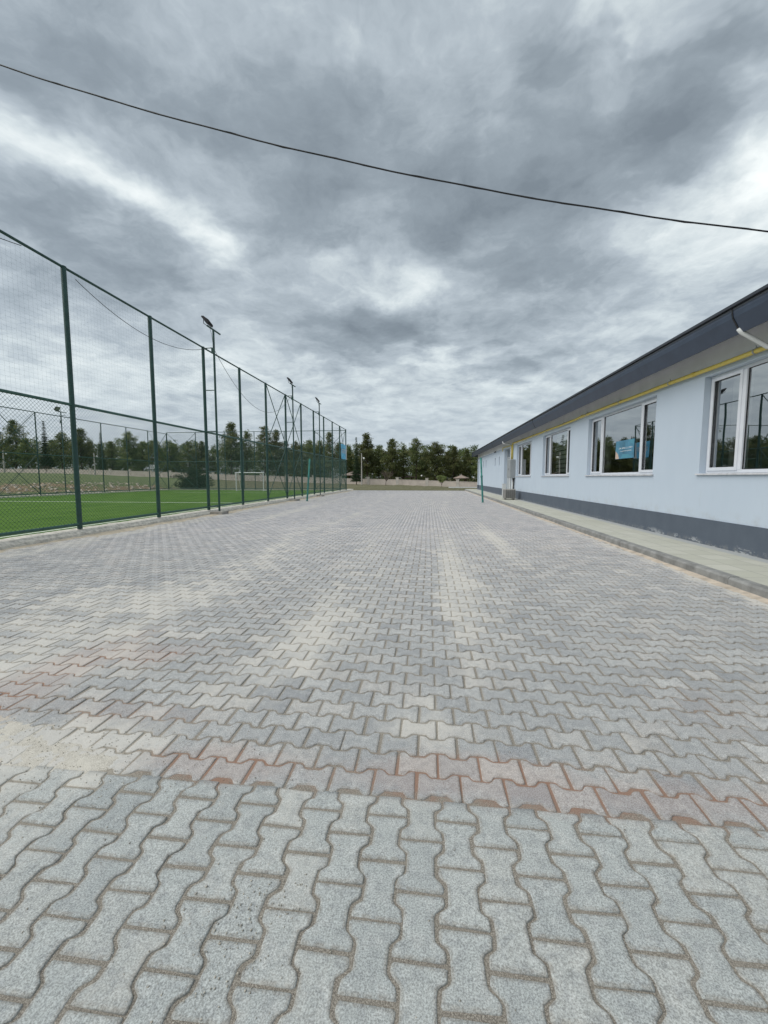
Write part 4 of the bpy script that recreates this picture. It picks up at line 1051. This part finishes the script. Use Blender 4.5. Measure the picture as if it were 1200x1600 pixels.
net_post(3.03, 23.2, -.15, 'teal steel net post standing on the pavers near the blue building')

# goal
gr = empty('football_goal', (-17.0, 38.3, .08), 'white football goal with net at the far end of the green pitch', 'goal')
GX0, GX1, GY, GZ = -18.9, -16.1, 38.2, 1.86
for x in (GX0, GX1):
    q = MB(); q.rod((x, GY, .08), (x, GY, GZ), .045, 12); child(q, 'goalpost', m_white, gr)
q = MB(); q.rod((GX0-.04, GY, GZ), (GX1+.04, GY, GZ), .045, 12); child(q, 'crossbar', m_white, gr)
q = MB()
for x in (GX0, GX1): q.tube([(x, GY, GZ), (x, GY+.5, GZ-.02), (x, GY+1.0, .12), (x, GY, .11)], .02, 8)
q.rod((GX0, GY+1.0, .12), (GX1, GY+1.0, .12), .02, 8); child(q, 'rear_frame', m_white, gr)
q = MB(); n_ = 24
for k in range(n_+1):
    x = GX0+(GX1-GX0)*k/n_; q.tube([(x, GY+.02, GZ), (x, GY+.5, GZ-.06), (x, GY+.98, .14)], .004, 3)
for k in range(16):
    t_ = k/15; y_ = GY+.5+.48*t_; z_ = (GZ-.06)*(1-t_)+.14*t_; q.rod((GX0, y_, z_), (GX1, y_, z_), .004, 3)
child(q, 'net', m_net, gr)
# ball-sized lamp standing? two slim poles behind the end fence
for i, x in enumerate((-20.35, -20.0)):
    q = MB(); q.lathe((x, 42.3, 0), [(.0, 0), (.05, 0), (.045, 4.2), (.03, 4.24), (0, 4.25)], 10)
    tag(q.build('slim_post', m_green), ['left one of two slim dark green posts standing close together behind the end fence', 'right one of two slim dark green posts standing close together behind the end fence'][i], 'post', 'slim posts behind the end fence')

# ------------------------------------------------------------------ boundary wall
awl = np.linspace(-1.42, .36, 70)
def wallpt(a):
    Y_ = float(np.interp(a, WA[:, 0], WA[:, 2])); return a*Y_, Y_, float(w_h(a))
m_bw = M('boundary_render', (.50, .44, .39), .9, .16, .8, .4, 20)
m_bwcap = M('wall_cap', (.57, .52, .47), .9, .15, 2)
wr = empty('boundary_wall', wallpt(0.0), 'long low beige boundary wall with square pillars between the lawn and the pines', 'wall')
q = MB(); c_ = MB()
def wheight(a): return float(np.interp(a, [-1.4, -.8, -.2, .1], [1.12, 1.42, 1.15, 1.02]))
for a, b in zip(awl[:-1], awl[1:]):
    xa, ya, za = wallpt(a); xb, yb, zb = wallpt(b); ha, hb = wheight(a), wheight(b)
    z0a, z0b = za-.6, zb-.6; t_ = .2
    q.quad((xa, ya, z0a), (xb, yb, z0b), (xb, yb, zb+hb), (xa, ya, za+ha)); q.quad((xa, ya+t_, z0a), (xa, ya+t_, za+ha), (xb, yb+t_, zb+hb), (xb, yb+t_, z0b))
    c_.quad((xa, ya-.04, za+ha), (xb, yb-.04, zb+hb), (xb, yb-.04, zb+hb+.07), (xa, ya-.04, za+ha+.07)); c_.quad((xa, ya-.04, za+ha+.07), (xb, yb-.04, zb+hb+.07), (xb, yb+.24, zb+hb+.07), (xa, ya+.24, za+ha+.07)); c_.quad((xa, ya-.04, za+ha), (xa, ya+.24, za+ha), (xb, yb+.24, zb+hb), (xb, yb-.04, zb+hb))
child(q, 'wall_face', m_bw, wr); child(c_, 'coping', m_bwcap, wr)
# pillars at the photographed spacing, expressed as bearings from the lawn
p_b = [(px - 670) / 632 for px in (29, 63, 98, 134, 170, 207, 243, 280, 318, 358, 400, 443, 487, 530, 575, 621, 667, 714, 762)]
for a in p_b:
    a *= 1.0; x, y, z = wallpt(a); h = wheight(a)+.42
    q = MB(); q.box(x-.28, x+.28, y-.12, y+.40, z-.6, z+h); q.box(x-.34, x+.34, y-.18, y+.46, z+h, z+h+.10); child(q, 'pillar', m_bwcap, wr)

# ------------------------------------------------------------------ trees
def tufts(centers, size, per, rng, tone_c, flat=.6, elong=1.8):
    """clusters of needle-sized blades round each centre"""
    n = len(centers); c = np.repeat(centers, per, 0); s = np.repeat(size, per)
    off = rng.normal(size=(n*per, 3)); off /= np.linalg.norm(off, axis=1)[:, None] + 1e-6
    off *= (rng.random(n*per)**.45)[:, None] * s[:, None]; off[:, 2] *= flat
    d = off / (np.linalg.norm(off, axis=1)[:, None]+1e-6) + rng.normal(0, .55, (n*per, 3)); d[:, 2] += .25; d /= np.linalg.norm(d, axis=1)[:, None]
    r = rng.normal(size=(n*per, 3)); sd_ = np.cross(d, r); sd_ /= np.linalg.norm(sd_, axis=1)[:, None]+1e-6
    l = (s * rng.uniform(.35, .7, n*per))[:, None]; wv_ = l / elong * rng.uniform(.4, .8, (n*per, 1))
    p = c + off
    V_ = np.stack([p - sd_*wv_*.5, p + sd_*wv_*.5, p + d*l + sd_*wv_*.25, p + d*l - sd_*wv_*.25], 1).reshape(-1, 3)
    F_ = (np.arange(n*per)[:, None]*4 + np.arange(4)[None])
    tone = np.repeat(np.clip(np.repeat(tone_c, per) + rng.normal(0, .12, n*per), 0, 1), 4)
    return V_, F_, tone
def pine_proto(seed, loose, h=10.0, rad=2.6, low=.12):
    rng = np.random.default_rng(seed)
    root = bpy.data.objects.new('pine_tree', None); root.empty_display_size = .3; COL.objects.link(root)
    tr_ = MB(); bend = rng.normal(0, .12, 2)
    tp = [(bend[0]*sin(t*2.5), bend[1]*sin(t*3.1), t*h*.97) for t in np.linspace(0, 1, 12)]
    tr_.tube(tp, .1, 8, rr=[.17*(1-t)**.8+.02 for t in np.linspace(0, 1, 12)])
    cs, sz, to = [], [], []; pe = rng.uniform(.42, .72); low = low + rng.uniform(0, .12)
    nb_ = 64 if not loose else 50
    for k in range(nb_):
        t = low + (1-low)*((k+rng.random())/nb_)**.92
        if t > .985: t = .985
        prof = (np.sin(min(1, (t-low+.08)/(.30))*pi/2)) * (1-t)**pe * 1.32
        rr_ = rad*prof*rng.uniform(.55, 1.22); az = k*2.39996 + rng.normal(0, .5)
        z0 = t*h; rise = rng.uniform(.05, .45)*rr_*(.5+t)
        p0 = np.array([bend[0]*sin(t*2.5), bend[1]*sin(t*3.1), z0]); p1 = p0 + np.array([cos(az)*rr_, sin(az)*rr_, rise])
        pm_ = (p0+p1)/2 + np.array([0, 0, -.1*rr_])
        tr_.tube([tuple(p0), tuple(pm_), tuple(p1)], .03, 4, rr=[.045*(1-t)+.012, .03*(1-t)+.01, .008])
        nt_ = max(2, int(rr_*3.4 if not loose else rr_*2.5)+1); bt = rng.normal(.42, .2)
        for j in range(nt_):
            u = .30 + .72*(j+rng.random())/nt_
            q_ = p0*(1-u)+p1*u + rng.normal(0, .10+.10*rr_*.5, 3)
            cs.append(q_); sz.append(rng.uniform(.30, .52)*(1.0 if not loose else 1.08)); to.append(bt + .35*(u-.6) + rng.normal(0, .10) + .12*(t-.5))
    for k in range(5): cs.append(np.array([bend[0]*.6, bend[1]*.04, h*(.93+.016*k)]) + rng.normal(0, .07, 3)); sz.append(.26); to.append(.6)
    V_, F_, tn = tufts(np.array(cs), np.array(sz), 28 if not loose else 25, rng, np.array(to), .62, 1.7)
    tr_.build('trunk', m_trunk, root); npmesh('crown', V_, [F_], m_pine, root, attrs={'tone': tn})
    return root
def spruce_proto(seed, h=10., rad=1.9):
    rng = np.random.default_rng(seed); root = bpy.data.objects.new('spruce_tree', None); COL.objects.link(root)
    tr_ = MB(); tr_.tube([(0, 0, 0), (0, 0, h*.5), (0, 0, h*.99)], .1, 8, rr=[.15, .09, .012])
    cs, sz, to = [], [], []
    z = h*.13
    while z < h*.97:
        t = z/h; R_ = rad*(1-t)**1.05*rng.uniform(.75, 1.1)+.06; nb_ = 9 if t < .7 else 6
        a0_ = rng.random()*6
        for k in range(nb_):
            az = a0_+2*pi*k/nb_+rng.normal(0, .15); rr_ = R_*rng.uniform(.7, 1.15); dz = -.18*rr_+rng.normal(0, .03)
            tr_.tube([(0, 0, z), (cos(az)*rr_*.6, sin(az)*rr_*.6, z+dz), (cos(az)*rr_, sin(az)*rr_, z+dz+.05)], .02, 3, rr=[.02, .014, .005])
            nt_ = max(1, int(rr_*4))
            for j in range(nt_):
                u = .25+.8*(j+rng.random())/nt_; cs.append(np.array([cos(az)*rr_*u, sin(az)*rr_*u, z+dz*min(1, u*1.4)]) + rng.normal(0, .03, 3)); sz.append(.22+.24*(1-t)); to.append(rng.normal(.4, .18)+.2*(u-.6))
        z += .30+.22*(1-t)
    V_, F_, tn = tufts(np.array(cs), np.array(sz), 30, rng, np.array(to), .35, 2.5)
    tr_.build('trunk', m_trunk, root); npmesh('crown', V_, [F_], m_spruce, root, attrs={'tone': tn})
    return root
P_D = [pine_proto(11+i, False) for i in range(5)]; P_L = [pine_proto(31+i, True, rad=2.3, low=.18) for i in range(5)]; P_S = [spruce_proto(51), spruce_proto(52)]
used = set()
def place(proto, x, y, z, sx_, sz_, rz, label, cat, group):
    if proto.name in used: o = copy_tree(proto)
    else: o = proto; used.add(proto.name)
    o.location = (x, y, z); o.scale = (sx_, sx_, sz_); o.rotation_euler = (0, 0, rz)
    tag(o, label, cat, group); return o
LAB = TREE_LABELS
cnt = [0, 0, 0]
for i, (x, y, g_, h, k, wd_) in enumerate(TREES):
    pr = (P_D, P_L, P_S)[k]; p = pr[cnt[k] % len(pr)]; cnt[k] += 1
    hh = h/10.0; rad = {0: 2.6, 1: 2.3, 2: 1.9}[k]; sx_ = max(wd_*.68/rad, hh*random.uniform(.66, .9))
    if k == 2: sx_ = hh*.62
    place(p, x, y, g_-.1, sx_, hh, random.uniform(0, 6.28), LAB[i], 'spruce' if k == 2 else 'pine', 'pines behind the boundary wall' if k != 2 else 'spruces by the boundary wall')
# second and third rows, deeper in the wood: only shreds of them show
rb = random.Random(9)
idx = 0
wood = bpy.data.objects.new('woodland', None)
wv_, wf_, wt_ = [], [], []; off_ = 0
for row in range(3):
    a = -1.45
    while a < .40:
        Y_ = float(w_y(a)) + 17 + row*9 + rb.uniform(-3, 3); x = a*Y_; h = rb.uniform(.50, .72) * (10 + .25*(Y_-80)*.6)
        rng = np.random.default_rng(rb.randint(0, 99999)); n_ = 46
        t = rng.random(n_); az = rng.random(n_)*6.28; rr_ = 2.9*np.sqrt(rng.random(n_))*(1-t*.8)
        cs = np.stack([x+np.cos(az)*rr_, Y_+np.sin(az)*rr_, float(w_h(a)) + .3 + t*h], -1)
        V_, F_, tn = tufts(cs, rng.uniform(.6, 1.0, n_), 26, rng, rng.normal(.35, .18, n_), .6, 1.8)
        wv_.append(V_); wf_.append(F_+off_); wt_.append(tn); off_ += len(V_)
        a += rb.uniform(.020, .034)
bpy.data.objects.remove(wood)
tag(npmesh('woodland', np.concatenate(wv_), [np.concatenate(wf_)], m_pine, attrs={'tone': np.concatenate(wt_)}), 'deep shaded pine wood filling in behind the front trees', 'woodland', kind='stuff')

# near bush-like tree behind the end fence
rng = np.random.default_rng(77)
br = empty('juniper_tree', (-26.6, 43.6, tz(-26.6, 43.6)-.05), 'low broad dark evergreen bush just behind the far end fence', 'bush')
q = MB(); cs, sz, to = [], [], []
for k in range(38):
    az = k*2.4; r_ = rng.uniform(.7, 2.15); t = rng.random(); z1 = .35 + 2.6*t*(1-.30*(r_/2.2)**2)
    if t > .75: r_ *= .6
    p1 = np.array([cos(az)*r_, sin(az)*r_, z1]); q.tube([(0, 0, .05), tuple(p1*np.array([.45, .45, .6])), tuple(p1)], .03, 4, rr=[.05, .03, .008])
    for j in range(6): u = .45+.6*rng.random(); cs.append(p1*np.array([u, u, .4+.6*u])+rng.normal(0, .16, 3)); sz.append(rng.uniform(.22, .36)); to.append(rng.normal(.4, .2)+.25*(t-.5))
q.build('trunk', m_trunk, br); V_, F_, tn = tufts(np.array(cs), np.array(sz), 46, rng, np.array(to), .6, 2.0); npmesh('crown', V_, [F_], m_bushleaf, br, attrs={'tone': tn})

# leafless trees
def bare_tree(name, loc, h, spread, label, seed, leaves=None, col=None, n0=7):
    rg = random.Random(seed); root = empty(name, loc, label, 'tree'); q = MB(); tips = []
    def grow(p, d, l, r, lev):
        e = p + d*l; mid = (p+e)/2 + Vector((rg.gauss(0, .04), rg.gauss(0, .04), 0))*l
        q.tube([tuple(p), tuple(mid), tuple(e)], r, 4 if lev else 6, rr=[r, r*.82, r*.62])
        if lev >= 4: tips.append(e); return
        for k in range(rg.choice((2, 3)) if lev else n0):
            nd = Vector((d.x+rg.gauss(0, spread), d.y+rg.gauss(0, spread), d.z*.9+abs(rg.gauss(0, .15)))).normalized()
            grow(e if lev == 0 else p+d*l*rg.uniform(.6, 1), nd, l*rg.uniform(.62, .85) if lev else h*.27, r*.6, lev+1)
    grow(Vector((0, 0, -.1)), Vector((.02, 0, 1)), h*.26, .075*h/3.5, 0)
    q.build('trunk', col or m_twig, root)
    if leaves:
        rg2 = np.random.default_rng(seed); cs = np.array([tuple(t_) for t_ in tips]); cs = np.concatenate([cs, cs*np.array([.6, .6, .78]), cs*np.array([.85, .85, 1.08])]); V_, F_, tn = tufts(cs, rg2.uniform(.12, .24, len(cs)), 14, rg2, rg2.normal(.5, .25, len(cs)), .8, 1.6); npmesh('crown', V_, [F_], leaves, root, attrs={'tone': tn})
    return root
bare_tree('bare_tree', (-7.8, 74, tz(-7.8, 74)), 3.7, .55, 'leafless brown tree on the lawn just in front of the boundary wall', 5, n0=8)
bare_tree('young_tree', (2.05, 66, tz(2.05, 66)), 2.0, .30, 'small pale green young tree on the lawn left of the blue building', 8, leaves=m_young)
bare_tree('bare_shrub', (-112, 108, tz(-112, 108)), 3.2, .8, 'leafless grey shrub in front of the wall at the far left', 15)

# poles, lamps, gazebos, sign
def light_pole(x, y, H, label, r=.09, side=.35):
    g_ = tz(x, y); root = empty('light_pole', (x, y, g_), label, 'light pole', 'pale light poles by the boundary wall')
    q = MB(); q.rod((0, 0, -.2), (0, 0, H), r*1.3, 10, r*.8); child_l(q, 'pole', m_polegrey, root)
    q = MB(); q.tube([(0, 0, H*.87), (side*.6, -.05, H*.88), (side, -.08, H*.86)], .02, 6); child_l(q, 'arm', m_steel, root)
    q = MB(); q.lathe((side, -.08, H*.84-.1), [(0, -.02), (.12, .0), (.19, .1), (.17, .22), (.06, .3), (0, .3)], 14); child_l(q, 'globe', m_globe, root, smooth=True)
light_pole(-12.97, 78, 6.1, 'concrete light pole with white lamp before the wall, right of the sports fence', .10, .45)
light_pole(-116.4, 100.0, 6.2, 'pale light pole with white lamp at the far left edge of the photo', .17, 1.0)
light_pole(-82.0, 92.0, 5.5, 'tall pale light pole with white lamp rising behind the far side fence', .14, .8)
def park_lamp(x, y, z0, H, label):
    root = empty('park_lamp', (x, y, z0), label, 'lamp', 'globe lamps among the pines')
    q = MB(); q.rod((0, 0, -.5), (0, 0, H), .05, 8); child_l(q, 'post', m_black, root)
    q = MB(); q.lathe((0, 0, H), [(0, 0), (.13, .03), (.19, .16), (.13, .3), (0, .34)], 14); child_l(q, 'globe', m_globe, root, smooth=True)
park_lamp(-12.8, 92.0, -.1, 2.1, 'white globe lamp among the trunks right of the concrete light pole')
park_lamp(-1.5, 86.0, -.3, 1.9, 'white globe lamp among the pines near the middle of the boundary wall')
park_lamp(9.2, 84.5, -.5, 1.75, 'white globe lamp beside the small open gazebo at the blue building corner')
def gazebo(x, y, z0, w_, hp, hr, label, mat):
    root = empty('gazebo', (x, y, z0), label, 'gazebo', 'gazebos behind the boundary wall')
    q = MB(); n_ = 6
    for k in range(n_):
        a_, b2 = 2*pi*k/n_, 2*pi*(k+1)/n_; i = len(q.v)
        q.v += [(cos(a_)*w_/2, sin(a_)*w_/2, hp), (cos(b2)*w_/2, sin(b2)*w_/2, hp), (0, 0, hr), (cos(a_)*w_/2, sin(a_)*w_/2, hp-.10), (cos(b2)*w_/2, sin(b2)*w_/2, hp-.10)]
        q.f += [(i, i+1, i+2), (i, i+3, i+4, i+1)]; q.mi += [0, 0]
    q.lathe((0, 0, hr-.05), [(.12, 0), (.08, .15), (0, .3)], 8)
    child_l(q, 'roof', mat, root)
    for k in range(n_):
        a_ = 2*pi*k/n_; q = MB(); q.rod((cos(a_)*w_*.42, sin(a_)*w_*.42, -.8), (cos(a_)*w_*.42, sin(a_)*w_*.42, hp), .07, 8); child_l(q, 'post', m_wood, root)
    q = MB()
    for k in range(n_-1):
        a_, b2 = 2*pi*k/n_+.2, 2*pi*(k+1)/n_+.2; 
        for z in (.3, .9): q.rod((cos(a_)*w_*.42, sin(a_)*w_*.42, z), (cos(b2)*w_*.42, sin(b2)*w_*.42, z), .04, 6)
    child_l(q, 'railing', m_wood, root)
gazebo(-17.9, 94.0, .0, 5.0, 1.95, 2.8, 'pale brown roofed gazebo behind the wall, just right of the sports fence', m_rooftile)
gazebo(6.6, 84.0, -.55, 3.3, 1.85, 2.45, 'small tan roofed gazebo behind the wall, left of the blue building', m_rooftile)
gazebo(-4.9, 93.0, -.2, 4.6, 1.65, 2.0, 'low dark roofed gazebo in the shade behind the middle of the wall', m_wood)
sg = empty('signboard', (-69.06, 95, 3.2), 'small white signboard on a post in front of the wall at the left', 'sign')
q = MB(); q.rod((-.7, 0, -.7), (-.7, 0, 1.3), .06, 8); child_l(q, 'post', m_polegrey, sg)
q = MB(); q.box(-.75, .75, -.04, .04, .35, 1.35); child_l(q, 'board', m_white, sg)
q = MB(); random.seed(5)
for z in (1.08, .78, .52):
    x = -.6
    while x < .5: w_ = random.uniform(.06, .14); q.box(x, x+w_, -.05, -.0405, z, z+.15); x += w_+.05
child_l(q, 'lettering', m_black, sg)
# pale low house glimpsed between trunks
hb = empty('low_house', (-33, 108, .8), 'pale low house glimpsed between the pine trunks behind the goal', 'house')
q = MB(); q.box(-7, 5, 0, 4, -.5, 2.1); child_l(q, 'wall', M('house_render', (.42, .44, .47), .9, .08), hb)
q = MB(); q.prism([(-7.4, 2.1), (5.4, 2.1), (4.0, 3.0), (-6, 3.0)], -.3, 4.3); child_l(q, 'roof', m_wood, hb)
for x in (-5.5, -2.5, .5, 3.0):
    q = MB(); q.box(x, x+1.0, -.03, .02, .9, 1.7); child_l(q, 'window', m_black, hb)

# ------------------------------------------------------------------ grass tufts and stones on the lawn (stuff)
rng = np.random.default_rng(5)
n_ = 26000
gx = np.concatenate([rng.uniform(-10, 9, n_//2), rng.uniform(-60, -28.6, n_//4), rng.uniform(-45, -9, n_//4)]); gy = np.concatenate([43.9 + (rng.random(n_//2)**1.6)*32, rng.uniform(20, 75, n_//4), 42.2+(rng.random(n_//4)**1.4)*35])
h_, tcv, bk = terrain(gx, gy); keep = (gy < w_y(np.clip(gx/gy, -1.4, .3))-1) & (tcv > 0); gx, gy, h_ = gx[keep], gy[keep], h_[keep]; n_ = len(gx)
cs = np.stack([gx, gy, h_], -1)
V_, F_, tn = tufts(cs, rng.uniform(.04, .11, n_), 3, rng, np.clip(rng.normal(.45, .3, n_), 0, 1), .5, 4)
m_grass = m_leaf_('grass_blades', (.06, .075, .025), (.13, .14, .055), (.27, .24, .12))
tag(npmesh('grass', V_, [F_], m_grass, attrs={'tone': tn}), 'patchy short grass and dry weeds on the lawn and the bank', 'grass', kind='stuff')
rs = RNG; n_ = 260; cs = np.stack([rs.uniform(-34, -29, n_), rs.uniform(22, 42, n_)], -1); hz2 = terrain(cs[:, 0], cs[:, 1])[0]
V_ = (tv[None] + rs.normal(size=(n_, 4, 3))*.4) * rs.uniform(.03, .12, n_)[:, None, None] + np.concatenate([cs, hz2[:, None]], 1)[:, None, :]
tag(npmesh('rubble', V_.reshape(-1, 3), [(np.arange(n_)[:, None, None]*4 + fc[None]).reshape(-1, 3)], M('rubble', (.45, .40, .33), .95, .2, 2)), 'pale stones scattered on the reddish soil bank behind the far side fence', 'stones', kind='stuff')
